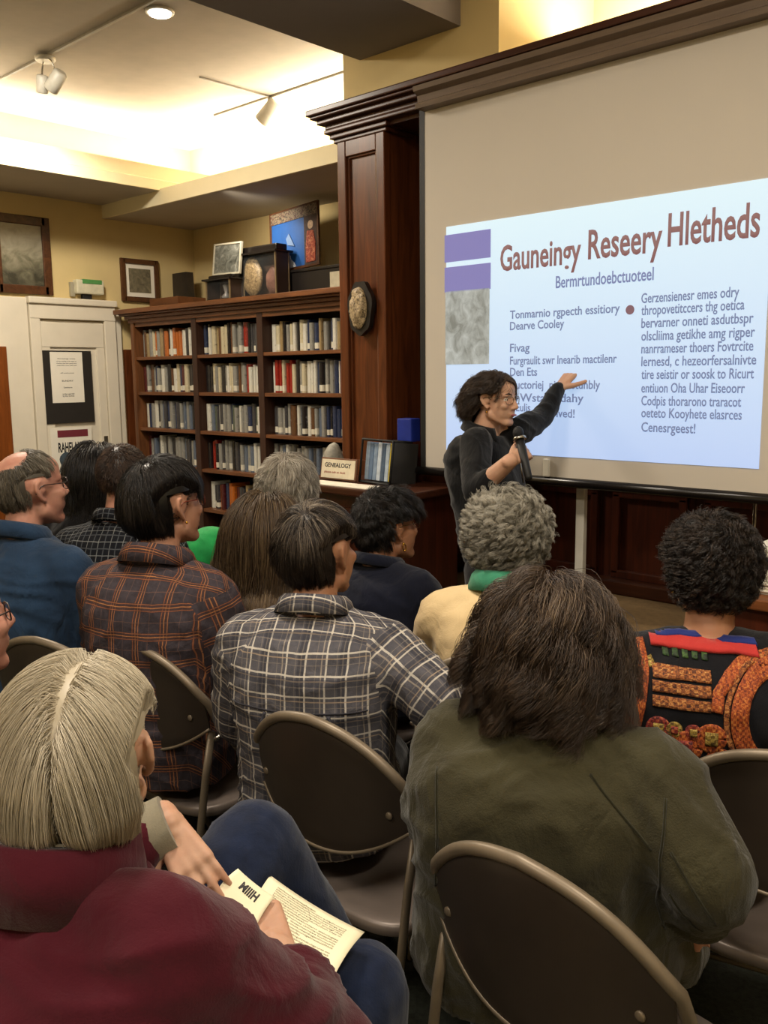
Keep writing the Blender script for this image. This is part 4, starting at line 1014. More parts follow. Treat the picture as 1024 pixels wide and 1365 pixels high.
# ------------------------------------------------------------------ folding chairs
M_cframe = plain('chair_frame_metal', '#7a6d5b', .42, .35, .08, 20)
M_cback = plain('chair_back_metal', '#40372f', .42, .35, .08, 14)
M_cseat = plain('chair_seat_metal', '#7a6e66', .4, .3, .08, 14)
M_cdark = plain('chair_dark_metal', '#3c342e', .4, .5, .08, 14)
M_rub = plain('rubber', '#151515', .8)
def cb(u, v):
    """point of the curved back panel: u in -1..1 across, v 0 bottom..1 top"""
    a = abs(u); zt = .885 - .105 * a ** 2.6 - .02 * a; zb = .595 + .085 * a ** 2.2
    return Vector((.222 * u, -.262 + .055 * u * u + .018 * (1 - v), zb + (zt - zb) * v))
def make_chair():
    root = empty('folding_chair', (0, 0, 0))
    b = MB(); nu, nv = 26, 8; G = [[b.bm.verts.new(cb(-1 + 2 * i / nu, j / nv)) for j in range(nv + 1)] for i in range(nu + 1)]
    for i in range(nu):
        for j in range(nv): b.bm.faces.new((G[i][j], G[i + 1][j], G[i + 1][j + 1], G[i][j + 1])).smooth = True
    o = b.build('backrest', M_cback, root); m = o.modifiers.new('s', 'SOLIDIFY'); m.thickness = .006; m.offset = 0
    mv = o.modifiers.new('b', 'BEVEL'); mv.width = .0015; mv.segments = 2
    bt = MB().tube([cb(-1 + 2 * i / 30, 0) + Vector((0, -.002, 0)) for i in range(31)], .0045, 8).build('rolled_edge', M_cframe, o)
    # upper frame with the front legs
    pts = [Vector((-.232, .27, .012)), Vector((-.230, .08, .36)), Vector((-.229, -.10, .60)), Vector((-.227, -.165, .69))]
    arch = [cb(-1 + 2 * i / 28, 1.0) + Vector((0, -.001, .004)) for i in range(29)]
    arch[0] += Vector((-.003, .012, -.012)); arch[-1] += Vector((.003, .012, -.012))
    rgt = [Vector((-p.x, p.y, p.z)) for p in pts[::-1]]
    fr = MB().tube(pts + arch + rgt, .0115, 12, flat=1.0).build('frame', M_cframe, root)
    for sx in (-1, 1):
        lg = MB().tube([(sx * .214, -.178, .665), (sx * .214, -.205, .55), (sx * .212, -.265, .20), (sx * .212, -.30, .012)], .0125, 10, flat=.6).build('rear_leg', M_cframe, root)
        MB().cyl((sx * .212, -.302, 0), (sx * .212, -.298, .035), .016, seg=12).build('rubber_foot', M_rub, lg)
        MB().cyl((sx * .232, .272, 0), (sx * .231, .262, .035), .015, seg=12).build('rubber_foot', M_rub, fr)
        MB().sphere((sx * .178, cb(sx * .8, .38).y - .004, cb(sx * .8, .38).z), (.009, .004, .009), sub=2).build('rivet', M_cframe, o)
        MB().cyl((sx * .208, -.176, .64), (sx * .236, -.166, .655), .007, seg=10).build('pivot_bolt', M_chrome, root)
        MB().tube([(sx * .226, -.03, .50), (sx * .206, -.05, .41), (sx * .205, -.16, .40)], .006, 8).build('seat_hinge', M_cdark, root)
    b = MB(); n = 40; S = []
    for k in range(n):
        a = 2 * PI * k / n; x = .196 * math.copysign(abs(math.cos(a)) ** .5, math.cos(a)); y = .005 + .195 * math.copysign(abs(math.sin(a)) ** .5, math.sin(a)); x *= 1 + .05 * (y / .2); S.append((x, y))
    rows = [[b.bm.verts.new((x * f, .005 + (y - .005) * f, z)) for x, y in S] for f, z in ((.97, .395), (1.0, .40), (1.0, .42), (.96, .427), (.75, .421), (.4, .416))]
    for r0, r1 in zip(rows, rows[1:]):
        for k in range(n): b.bm.faces.new((r0[k], r0[(k + 1) % n], r1[(k + 1) % n], r1[k])).smooth = True
    b.bm.faces.new(rows[-1]).smooth = True; b.bm.faces.new(rows[0][::-1])
    b.build('seat', M_cseat, root)
    MB().tube([(-.212, -.275, .14), (.212, -.275, .14)], .008, 8).build('crossbar', M_cframe, root)
    MB().tube([(-.231, .2, .14), (.231, .2, .14)], .008, 8).build('crossbar', M_cframe, root)
    return root
def copy_tree(o, parent=None):
    c = o.copy(); C.objects.link(c)
    if parent: c.parent = parent
    for ch in list(o.children): copy_tree(ch, c)
    return c
CHAIR = make_chair(); used = [False]
def chair(P, label, yaw=None, dx=0, dy=0, back=0.0, at=None):
    o = CHAIR if not used[0] else copy_tree(CHAIR); used[0] = True
    y = P.root.rotation_euler.z if yaw is None else yaw
    f = Vector((-math.sin(y), math.cos(y), 0))
    o.location = (Vector((at[0], at[1], 0)) if at else P.root.location + Vector((dx, dy, 0)) - f * back); o.rotation_euler = (0, 0, y)
    tag(o, label, 'chair', 'folding chairs of the audience'); return o

SK1 = skin('skin_fair', '#b98a70', '#b07c64'); SK2 = skin('skin_pink', '#b98873', '#ad7664'); SK3 = skin('skin_tan', '#94674b', '#8a5c42'); SK4 = skin('skin_light', '#c29a80', '#b98a70')
SK5 = skin('skin_warm', '#b07f60', '#a57052')
M_jean = fabric('denim_blue', '#161f35', .9, .25, 30, wr=.2); M_dark = fabric('trouser_dark', '#17171a', .9, .2); M_shoe = plain('shoe_black', '#131211', .45)
M_gold = metal('gold', '#c99a3c', .25); M_gframe = plain('glasses_dark', '#2a1712', .3); M_gwire = metal('glasses_wire', '#8a7458', .3); M_grim = plain('glasses_brown', '#6a2a1a', .3)

# --- woman in burgundy, front left ------------------------------------------------
hc = W(112, 1006, 1.12)
kL = W(338, 1128, 1.52); aL = W(470, 1345, 1.62); kR = W(480, 1322, 1.40); aR = Vector((kR.x + .02, kR.y - .05, .1))
wrR = W(372, 1272, 1.29); elR = W(432, 1420, 1.12)
wrL = W(224, 1100, 1.39); elL = W(105, 1165, 1.36); _ib = Matrix.Rotation(-.42, 3, 'Z')
P = person('silver blonde bobbed person in burgundy fleece and jeans, holding pale printed sheets', hc, .42, SK4, hyaw=.42, hpitch=-.22, hroll=-.05, lean=.14, wide=1.06, deep=1.05, voxel=.0038,
           joints=dict(knL=kL, anL=aL, knR=kR, anR=aR, wrR=wrR, elR=elR, wrL=wrL, elL=elL, shR=W(222, 1262, 1.02)), hs=1.0,
           hand_kw=dict(R=dict(f=_ib @ (W(338, 1200, 1.38) - W(372, 1272, 1.29)), n=_ib @ (UP * .8 - FW * .7 + RT * .25), curl=(.35, .5, .6, .65), thumb=-1, thumb_out=.35, thumb_curl=.2), L=dict(f=_ib @ (W(266, 1170, 1.35) - W(228, 1108, 1.40)), n=_ib @ (RT * .25 + UP * .35 - FW * 1.0), curl=(.12, .2, .25, .32), thumb=1, s=.95, spread=.16)))
Pb = P
M_burg = fabric('fleece_burgundy', '#3f0c18', .95, .14, 5, wr=.3, c2='#4b111e')
top(P, 'fleece_pullover', M_burg, .03, fold=.010, voxel=.010, seed=1.2, arm_infl=.024, hem=.5, cuff=.036, cuff_at=.86)
ring_collar(P, M_burg, 'stand_collar', .078, .085, 1.025, .30, .016, -.015, .02, fold=False, gap=.35)
ring_collar(P, fabric('lining_grey', '#8d8470', .8, .2), 'collar_lining', .066, .082, 1.03, .30, .006, -.010, .02, fold=False, gap=.33)
b = MB(); d = (P.J['wrL'] - P.J['elL']).normalized(); b.tube([P.J['wrL'] - d * .10, P.J['wrL'] - d * .04, P.J['wrL'] + d * .004], [.050, .049, .047], 20); b.build('cuff', fabric('cuff_grey', '#7d7664', .8, .25), P.root)
b = MB(); d = (P.J['wrR'] - P.J['elR']).normalized(); b.tube([P.J['wrR'] - d * .075, P.J['wrR'] - d * .04, P.J['wrR'] - d * .02], [.040, .038, .034], 18); b.build('cuff', M_burg, P.root)
trousers(P, M_jean, .018); shoes(P, M_shoe)
MB_ = reg_hair(.55, -.80, -.55, .28)
M_blond = hair_mat('hair_silver_blonde', '#857a68', '#b0a48c', '#dcd2be', .42)
pt = np.array([.12, .15, 1.0])
def comb_bob(u, d):
    sx = np.sign(d[:, 0] - .10 - d[:, 1] * .12); v = np.stack([sx * .85, -.25 + 0 * sx, -.55 + 0 * sx], -1); back = np.clip(-d[:, 1], 0, 1)[:, None]
    v = v * (1 - back * .8) + np.array([0, -.6, -1.0]) * back * .8; v = v - u * (v * u).sum(-1, keepdims=True) * .9; return v
def len_bob(d): return np.clip(.158 - .035 * (1 - d[:, 2]) - .085 * np.clip(-d[:, 2] + .1, 0, 1) - .10 * np.clip(d[:, 1], 0, 1), .03, .3)
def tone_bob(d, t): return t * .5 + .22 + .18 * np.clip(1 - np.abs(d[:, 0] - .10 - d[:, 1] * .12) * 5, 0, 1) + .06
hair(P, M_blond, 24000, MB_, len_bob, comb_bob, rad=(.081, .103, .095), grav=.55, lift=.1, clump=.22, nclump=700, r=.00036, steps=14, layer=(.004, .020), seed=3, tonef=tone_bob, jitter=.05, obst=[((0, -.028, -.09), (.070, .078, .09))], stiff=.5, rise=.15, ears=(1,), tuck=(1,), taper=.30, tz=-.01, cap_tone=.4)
chair(P, 'folding chair under the person in burgundy, lower left corner', yaw=.0, back=.03)

# --- papers in the lap
def sheet(corners, nu=12, nv=16, sag=.012, th=.0007):
    a, b_, c, d = corners; m = MB(); G = []
    for i in range(nu + 1):
        row = []
        for j in range(nv + 1):
            u, v = i / nu, j / nv; p = a * (1 - u) * (1 - v) + b_ * u * (1 - v) + c * u * v + d * (1 - u) * v
            p = p + Vector((0, 0, 1)) * (sag * math.sin(v * PI) * .8 - sag * u * (1 - u) * 2); row.append(m.bm.verts.new(p))
        G.append(row)
    for i in range(nu):
        for j in range(nv): m.bm.faces.new((G[i][j], G[i + 1][j], G[i + 1][j + 1], G[i][j + 1])).smooth = True
    return m
def text_on(sheetc, s, u0, v0, u1, hh, mat, parent, lift=.002, sag=.012, name='printed_line', bold=.0):
    a, b_, c, d = sheetc
    o0 = a + (b_ - a) * u0 + (d - a) * v0; xd = (b_ - a); yd = -(d - a); n = xd.normalized().cross(yd.normalized())
    if n.z < 0: n = -n
    w_ = xd.length * (u1 - u0)
    o = text(name, s, mat, parent, (0, 0, 0), (1, 0, 0), (0, 1, 0), w_, height=hh, depth=.0002, bold=bold)
    X = xd.normalized(); Y = yd.normalized()
    for v in o.data.vertices:
        uu = u0 + v.co.x / xd.length; vv = v0 - v.co.y / yd.length
        p = a * (1 - uu) * (1 - vv) + b_ * uu * (1 - vv) + c * uu * vv + d * (1 - uu) * vv
        v.co = p + Vector((0, 0, 1)) * (sag * math.sin(min(1, max(0, vv)) * PI) * .8 - sag * uu * (1 - uu) * 2) + n * (lift * .6 + v.co.z)
    return o
A, B_, C_, D_ = W(360, 1167, 1.44), W(486, 1243, 1.37), W(433, 1327, 1.22), W(312, 1262, 1.31)
M_sheet = plain('sheet_cream', '#f2e8c6', .65, var=.02)
sh = sheet((A, B_, C_, D_)).build('printed_sheet', M_sheet); m = sh.modifiers.new('s', 'SOLIDIFY'); m.thickness = .0008; tag(sh, 'cream printed page with lines of small text, held over the blue jeans', 'paper')
M_fine = plain('ink_faint', '#8a836c', .8, var=.02)
rl = random.Random(5)
for i in range(22):
    v = .10 + i * .036; L_ = ''.join(rl.choice('abcdefghilmnoprstu ') for _ in range(46))
    text_on((A, B_, C_, D_), L_, .12, v, .12 + .74 * (1 if i % 6 else .55), .0032, M_fine, sh)
A2, B2, C2, D2 = W(318, 1158, 1.53), W(352, 1188, 1.485), W(330, 1262, 1.33), W(290, 1190, 1.46)
A2, B2 = W(317, 1158, 1.375), W(366, 1196, 1.365); D2 = W(283, 1196, 1.33); C2 = W(334, 1250, 1.30)
s2 = sheet((A2, B2, C2, D2), sag=.006).build('programme', M_sheet); m = s2.modifiers.new('s', 'SOLIDIFY'); m.thickness = .0008; tag(s2, 'cream folded programme with a bold dark heading, partly under the printed page', 'paper')
o = text_on((A2, B2, C2, D2), 'MIIIH', .28, .40, .72, .014, M_ink, s2, sag=.006, name='heading', bold=.04)

# --- woman in olive coat, front right ----------------------------------------------
hc = W(730, 862, 1.64)
P = person('wavy dark haired person in an olive green quilted coat, seen from behind at front right', hc, .58, SK1, hs=.96, hyaw=.0, hpitch=-.02, lean=.04, wide=1.22, deep=1.08, voxel=.0075,
           joints=dict(elR=W(942, 1165, 1.43), wrR=W(930, 1205, 1.58), shR=W(872, 1046, 1.52), shL=W(612, 1000, 1.66), elL=W(590, 1075, 1.70), wrL=W(640, 1120, 1.95)))
M_olive = fabric('coat_olive', '#332f1e', .8, .16, 5, wr=.5, c2='#3d3924')
def coat_extra(mb, P):
    cap(mb, P.q(.1, .05, .56), .12, P.J['knR'] + Vector((.06, .05, .0)), .10); cap(mb, P.q(-.1, .05, .56), .12, P.J['knL'], .095)
    cap(mb, P.J['knR'] + Vector((.06, .05, 0)), .10, P.J['knR'] + Vector((.09, .04, -.25)), .09)
    cap(mb, P.q(.17, .02, .62), .09, P.q(.24, .10, .50), .08)
top(P, 'quilted_coat', M_olive, .03, fold=.009, voxel=.011, seed=5.1, arm_infl=.034, hem=.47, extra=coat_extra)
oc = P.root.children[-1]
# stitched quilting seams lying on the coat
def seam(P, bv, pts, mat, r=.0022, name='seam', view=None, lift=.001):
    out = []
    for a, b_ in zip(pts, pts[1:]):
        for t in np.linspace(0, 1, 14, endpoint=False):
            p = Vector(a).lerp(Vector(b_), t); hit = bv.ray_cast(p + Vector((0, -1, 0)), Vector((0, 1, 0)))
            if hit[0]: out.append(hit[0] + Vector((0, -lift, 0)))
    if len(out) > 2: MB().tube(out, r, 6).build(name, mat, P.root)
bv = bvh_of(P, oc)
M_seam = fabric('seam_olive', '#23210f', .9, .1)
q = P.q
for pts in ([(.185, 0, P.Z(1.0)), (.175, 0, P.Z(.9)), (.18, 0, P.Z(.78)), (.2, 0, P.Z(.70))], [(-.185, 0, P.Z(1.0)), (-.18, 0, P.Z(.88)), (-.185, 0, P.Z(.76))],
            [(.07, 0, P.Z(1.02)), (.17, 0, P.Z(.9))], [(-.12, 0, P.Z(.80)), (0, 0, P.Z(.74)), (.13, 0, P.Z(.70))], [(.19, 0, P.Z(.92)), (.26, 0, P.Z(.80))], [(.19, 0, P.Z(.84)), (.26, 0, P.Z(.72))]):
    seam(P, bv, pts, M_seam)
trousers(P, M_dark, .012); shoes(P, M_shoe)
M_wavy = hair_mat('hair_wavy_brown', '#1c140f', '#4a3a2d', '#9a856c', .40)
def comb_long(u, d):
    sx = np.sign(d[:, 0] - .04); sx[sx == 0] = 1; f = np.clip(.25 + d[:, 1] * 1.5, 0, 1); v = np.stack([sx * .55 * f + d[:, 0] * .45, -.35 - 0 * sx, -.45 + 0 * sx], -1); v = v - u * (v * u).sum(-1, keepdims=True) * .8; return v
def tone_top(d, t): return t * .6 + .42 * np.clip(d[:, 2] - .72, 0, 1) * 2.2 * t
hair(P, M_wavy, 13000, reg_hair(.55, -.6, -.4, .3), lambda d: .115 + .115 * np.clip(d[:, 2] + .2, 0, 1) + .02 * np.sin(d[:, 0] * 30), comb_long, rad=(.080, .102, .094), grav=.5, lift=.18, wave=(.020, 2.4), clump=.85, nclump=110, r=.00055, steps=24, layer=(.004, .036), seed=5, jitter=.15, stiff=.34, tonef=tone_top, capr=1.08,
     obst=[((0, -.06, -.27), (.22, .13, .12)), ((0, -.02, -.12), (.09, .09, .10))])
chair(P, 'folding chair in front at lower right, holding the person in the olive coat', yaw=-.04, at=(-.69, 1.30))

# --- person in grey plaid, centre -------------------------------------------------
hc = W(427, 737, 2.2)
P = person('short grey-brown haired person in a grey and white plaid shirt, middle of the audience', hc, .55, SK5, hyaw=-.36, hpitch=-.08, lean=.04, wide=1.0, deep=1.04, voxel=.007,
           joints=dict(elR=W(585, 935, 2.06), wrR=W(600, 960, 2.3)))
M_gplaid = plaid('plaid_grey_white', '#4b4a50', [(.046, 0, .004, '#cfc7ba', .85), (.046, .22, .0028, '#a99c8c', .65), (.092, .36, .016, '#2c2d36', .6), (.046, .5, .0018, '#8d8277', .5)],
                 [(.046, .1, .004, '#cfc7ba', .85), (.046, .33, .0026, '#b39d83', .65), (.092, .45, .016, '#2c2d36', .55), (.046, .62, .0016, '#8d8277', .5)], base2='#5c5a5f', wr=.35)
top(P, 'plaid_shirt', M_gplaid, .026, fold=.007, voxel=.010, seed=2.2, arm_infl=.026, hem=.46, extra=lambda mb, P: mb.sphere((0, -.03, .55), (.20, .17, .11), sub=3))
oc = P.root.children[-1]; bv = bvh_of(P, oc)
M_gs = fabric('seam_grey', '#2e2d33', .9, .1)
seam(P, bv, [(-.17, 0, P.Z(.87)), (0, 0, P.Z(.865)), (.17, 0, P.Z(.87))], M_gs, .002, 'yoke_seam')
for i in range(7):
    x = -.075 + i * .025; seam(P, bv, [(x, 0, P.Z(.862)), (x * 1.25, 0, P.Z(.80 - .02 * (i % 2)))], M_gplaid, .0045, 'gather')
ring_collar(P, M_gplaid, 'collar', .068, .045, 1.05, .3, .008, -.018, .014, gap=.45)
trousers(P, M_dark, .012); shoes(P, M_shoe)
M_gb = hair_mat('hair_grey_brown', '#15100d', '#3a2f27', '#8f8272', .4)
SHORT = reg_hair(.5, -.62, -.30, .08)
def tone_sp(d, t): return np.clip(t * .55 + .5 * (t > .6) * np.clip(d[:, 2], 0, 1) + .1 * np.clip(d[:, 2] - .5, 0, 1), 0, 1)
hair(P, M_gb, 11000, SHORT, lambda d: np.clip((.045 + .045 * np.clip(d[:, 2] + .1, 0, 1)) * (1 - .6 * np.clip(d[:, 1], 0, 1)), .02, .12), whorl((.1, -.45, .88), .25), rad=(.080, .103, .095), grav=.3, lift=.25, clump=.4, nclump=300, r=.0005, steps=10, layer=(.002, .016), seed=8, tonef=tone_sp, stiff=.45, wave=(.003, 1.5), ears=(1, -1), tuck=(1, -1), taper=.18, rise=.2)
chair(P, 'folding chair in the middle with plaid shirt hanging over its seat', yaw=.08, at=(-1.37, 1.47))

# --- person in orange plaid ---------------------------------------------------------
hc = W(223, 674, 2.58)
P = person('black haired person in brown flannel with orange plaid stripes, wearing brown glasses', hc, .42, SK1, hyaw=-.36, hpitch=-.10, lean=.06, wide=.98, deep=1.02, hs=1.04, voxel=.007, joints=dict(elR=W(308, 868, 2.52), wrR=W(332, 885, 2.7)))
M_oplaid = plaid('plaid_brown_orange', '#352f33', [(.075, 0, .022, '#47302a', .6), (.075, .0, .0022, '#b87a4a', .7), (.075, .11, .002, '#a5623a', .6), (.075, -.11, .002, '#b87a50', .6), (.075, .5, .002, '#6a5048', .5)],
                 [(.075, .2, .022, '#49302a', .6), (.075, .2, .0024, '#b87a48', .7), (.075, .31, .002, '#a0603a', .6), (.075, .09, .002, '#ac6c44', .6), (.075, .7, .002, '#74564a', .5)], base2='#423c42', wr=.35)
top(P, 'flannel_jacket', M_oplaid, .03, fold=.007, voxel=.010, seed=7.7, arm_infl=.03, hem=.46)
ring_collar(P, M_oplaid, 'collar', .078, .055, 1.04, .3, .012, -.02, .02, gap=.45)
trousers(P, fabric('trouser_slate', '#23232c', .9, .2), .012); shoes(P, M_shoe)
M_blk = hair_mat('hair_black', '#070606', '#15110f', '#3a322d', .33)
hair(P, M_blk, 9500, reg_hair(.5, -.80, -.42, .18), lambda d: np.clip((.07 + .05 * np.clip(d[:, 2], 0, 1) - .05 * np.clip(-d[:, 2], 0, 1)) * (1 - .65 * np.clip(d[:, 1], 0, 1)), .025, .16), whorl((0, -.35, .93), .3), rad=(.084, .106, .100), grav=.45, lift=.15, clump=.3, nclump=300, r=.0006, steps=10, layer=(.004, .022), seed=9, stiff=.5, ears=(1,), tuck=(1,), taper=.15, rise=.15)
glasses(P, M_grim); earring(P, 1, M_gold, .004, -.04)
chair(P, 'folding chair with bare dark back under the person in orange plaid', yaw=.10, at=(-2.13, 1.51))

# --- balding man in blue --------------------------------------------------------------
hc = W(42, 652, 2.92)
P = person('balding grey-haired person in a blue denim jacket and glasses, at left', hc, .32, SK2, hyaw=-.30, hpitch=-.1, lean=.06, wide=1.18, deep=1.08, voxel=.007, hs=1.1)
M_denim = fabric('jacket_denim', '#1c3048', .85, .2, 8, wr=.4, c2='#263d58')
top(P, 'denim_jacket', M_denim, .028, fold=.009, voxel=.011, seed=4.4, arm_infl=.03, hem=.46)
ring_collar(P, M_denim, 'collar', .072, .05, 1.05, .3, .01, -.02, .016, gap=.4)
trousers(P, M_dark, .012); shoes(P, M_shoe)
M_grey = hair_mat('hair_grey', '#2e2a24', '#6a6254', '#b5ab98', .45)
def reg_bald(d):
    base = reg_hair(.60, -.66, -.25, .05)(d); crown = ((d[:, 0]) ** 2 / .42 + (d[:, 1] + .42) ** 2 / .30 + (d[:, 2] - .85) ** 2 / .28) < 1
    return base & ~crown
hair(P, M_grey, 5200, reg_bald, lambda d: np.full(len(d), .030), whorl((0, -.4, .9), .35), rad=(.078, .099, .089), grav=.3, lift=.2, clump=.35, nclump=260, r=.0006, steps=8, layer=(.001, .008), seed=12, capr=1.01, wave=(.003, 1.5), ears=(1, -1), tuck=(1, -1), taper=.1, rise=.2, tonef=lambda d, t: t * .7 + .3 * np.clip(d[:, 1], 0, 1))
glasses(P, M_gframe); 
chair(P, 'folding chair with curved tan rim behind the balding person in blue', yaw=.30, at=(-2.42, 1.35))

# --- dark plaid, buzz cut ----------------------------------------------------------
hc = W(166, 638, 3.25)
P = person('brown buzz-cut person in a black and white grid shirt, beyond the blue jacket', hc, .55, SK2, hyaw=.1, lean=.04, wide=1.08, voxel=.008)
M_grid = plaid('grid_black_white', '#17181c', [(.022, 0, .0028, '#8f9190', .6), (.044, .25, .006, '#2c3038', .6)], [(.022, 0, .0028, '#8f9190', .6), (.044, .25, .006, '#2c3038', .6)])
top(P, 'grid_shirt', M_grid, .02, fold=.005, voxel=.011, seed=9.1, hem=.46)
ring_collar(P, M_grid, 'collar', .066, .042, 1.055, .25, .008, -.02, .012)
trousers(P, M_dark, .012); shoes(P, M_shoe)
hair(P, hair_mat('hair_brown_short', '#1a110c', '#35251b', '#5a4432', .5), 4500, SHORT, lambda d: np.full(len(d), .016), whorl((0, -.4, .9), .2), rad=(.080, .103, .094), grav=.2, lift=.9, clump=.2, nclump=100, r=.001, steps=4, layer=(.002, .008), seed=13, capr=1.03)
chair(P, 'folding chair mostly hidden under the person in the black grid shirt')

# --- far left long dark hair -------------------------------------------------------
hc = W(131, 628, 4.0)
P = person('long dark-haired person in black, farthest at left beside the white door', hc, .7, SK3, lean=.03, voxel=.009)
top(P, 'black_top', fabric('black_cloth', '#121113', .9, .2), .02, voxel=.012, seed=1.9, hem=.46); trousers(P, M_dark, .012); shoes(P, M_shoe)
hair(P, M_blk, 3500, reg_hair(.55, -.6, -.4, .3), lambda d: .16 + .18 * np.clip(d[:, 2] + .2, 0, 1), comb_long, rad=(.080, .100, .093), grav=.7, lift=.1, clump=.4, nclump=100, r=.0012, steps=14, layer=(.006, .025), seed=14, obst=[((0, -.06, -.27), (.2, .12, .12)), ((0, -.02, -.12), (.08, .08, .10))], wave=(.004, 1.5))
chair(P, 'folding chair under the long dark-haired person beside the door')

# --- green cap, mostly hidden ---------------------------------------------------------
hc = W(284, 748, 3.30)
P = person('small person in a bright green cap, between the orange plaid and long brown hair', hc, .1, SK1, lean=.02, wide=.72, deep=.75, hs=1.02, voxel=.008)
top(P, 'green_top', fabric('green_cloth', '#1f5a35', .9, .2), .014, voxel=.012, hem=.46); trousers(P, M_dark, .01); shoes(P, M_shoe)
b = MB(); b.sphere((0, 0, 0), (.090, .112, .100), sub=4)
bmesh.ops.bisect_plane(b.bm, geom=b.bm.verts[:] + b.bm.edges[:] + b.bm.faces[:], plane_co=(0, 0, -.035), plane_no=(0, 0, -1), clear_outer=True)
b.bm.transform(P.HM @ Matrix.Translation((0, -.012, .03))); cp = b.build('cap', fabric('cap_green', '#1d8a45', .7, .12, 20, c2='#27a052'), P.root)
m = cp.modifiers.new('s', 'SOLIDIFY'); m.thickness = .004
b = MB(); b.tube([(.091 * math.cos(a), .113 * math.sin(a), -.035) for a in [2 * PI * i / 60 for i in range(60)]], .006, 8, closed=True); b.bm.transform(P.HM @ Matrix.Translation((0, -.012, .03))); b.build('cap_band', plain('band_pale_green', '#8fae86', .8, var=.5, nscale=90), P.root)
chair(P, 'folding chair under the small person in the green cap')

# --- grey-white hair ----------------------------------------------------------------
hc = W(385, 654, 3.75)
P = person('white-grey haired person with a pink collar, in front of the bookcase', hc, .35, SK2, hyaw=.15, lean=.04, voxel=.008, hs=1.13)
top(P, 'dark_jumper', fabric('jumper_dark', '#2a2230', .9, .2), .02, voxel=.012, hem=.46); trousers(P, M_dark, .012); shoes(P, M_shoe)
ring_collar(P, fabric('collar_pink', '#a8524e', .8, .15), 'pink_collar', .072, .07, 1.05, .2, .012, -.01, .014, fold=False)
hair(P, hair_mat('hair_white', '#6a6258', '#aaa090', '#d8d0c0', .5), 5500, reg_hair(.55, -.75, -.4, .2), lambda d: np.full(len(d), .07), whorl((0, -.3, .95), .2), rad=(.083, .104, .097), grav=.25, lift=.4, clump=.5, nclump=200, r=.0008, steps=11, layer=(.004, .022), seed=16, wave=(.009, 2.2))
chair(P, 'folding chair under the white-haired person near the bookcase')

# --- long straight brown hair --------------------------------------------------------
hc = W(357, 714, 2.95)
P = person('person with very long straight brown hair, between orange plaid and grey plaid', hc, .55, SK1, lean=.03, wide=1.0, hs=1.05, voxel=.008, hpitch=.05)
top(P, 'brown_top', fabric('brown_cloth', '#2b1b16', .9, .2), .018, voxel=.012, hem=.46); trousers(P, M_dark, .012); shoes(P, M_shoe)
hair(P, hair_mat('hair_long_brown', '#1e140c', '#4a3826', '#7d684a', .38), 7500, reg_hair(.55, -.6, -.4, .3), lambda d: .32 + .14 * np.clip(d[:, 2] + .2, 0, 1), comb_long, rad=(.082, .102, .094), grav=1.0, lift=.08, clump=.4, nclump=200, r=.0007, rise=.15, steps=18, layer=(.006, .035), seed=17, obst=[((0, -.05, -.30), (.20, .15, .17)), ((0, -.03, -.12), (.085, .09, .12)), ((0, -.05, -.5), (.18, .16, .2))], wave=(.004, 1.3), stiff=.5)
chair(P, 'folding chair under the person with very long brown hair')

# --- navy jacket, glasses, gold earring ---------------------------------------------
hc = W(518, 704, 3.1)
P = person('dark-haired person in a navy jacket with gold earrings, looking right', hc, .05, SK5, hyaw=-.25, hpitch=-.12, lean=.06, wide=1.08, hs=1.04, voxel=.007)
top(P, 'navy_jacket', fabric('navy_cloth', '#0b0f1f', .85, .2, 8, wr=.3), .026, fold=.006, voxel=.011, seed=6.5, hem=.46); trousers(P, M_dark, .012); shoes(P, M_shoe)
ring_collar(P, bpy.data.materials['navy_cloth'], 'collar', .07, .035, 1.05, .25, .01, -.02, .014)
def reg_up(d): return reg_hair(.5, -.60, -.25, .10)(d)
hair(P, M_blk, 6500, reg_up, lambda d: .035 + .09 * np.clip(d[:, 2] * .5 + d[:, 1] * .6, 0, 1) ** 1.3, whorl((0, -.5, .85), .05), rad=(.081, .102, .095), grav=.0, lift=.35, clump=.4, nclump=220, r=.0007, steps=12, layer=(.003, .02), seed=18, wave=(.008, 3.0), ears=(1,), rise=.2)
glasses(P, M_gwire); earring(P, 1, M_gold, .005, -.042, .012)
chair(P, 'folding chair under the person in the navy jacket')

# --- curly grey, cream top ------------------------------------------------------------
hc = W(676, 722, 2.55)
P = person('curly silver-haired person in a cream sleeveless top with a green collar', hc, .5, SK4, lean=.04, wide=1.0, voxel=.008, hs=.98)
top(P, 'cream_top', fabric('cream_cloth', '#d6b988', .85, .06, 6, wr=.35, c2='#dcc294'), .018, sleeves='short', fold=.006, voxel=.010, seed=3.7, hem=.74)
top(P, 'black_sleeves', fabric('black_knit', '#131214', .9, .2), .010, sleeves='long', voxel=.011, hem=.46, neck_top=.90, fold=.003) if False else None
b = MB(); q = P.q; loft(b, [(q(0, y, z), rx + .016, ry + .016) for z, y, rx, ry in P.rings if z <= .77]); link('black_skirt_band', remesh(b, 'black_skirt_band', .011, 4), fabric('black_knit', '#131214', .9, .2), P.root)
trousers(P, M_dark, .012); shoes(P, M_shoe)
ring_collar(P, fabric('collar_green', '#3f8a6a', .8, .15), 'green_collar', .072, .055, 1.05, .2, .012, -.015, .014, fold=True)
def curlr(d): return reg_hair(.45, -.78, -.45, .2)(d)
M_curl = hair_mat('hair_silver_curl', '#46423a', '#9a9485', '#d8d2c4', .45)
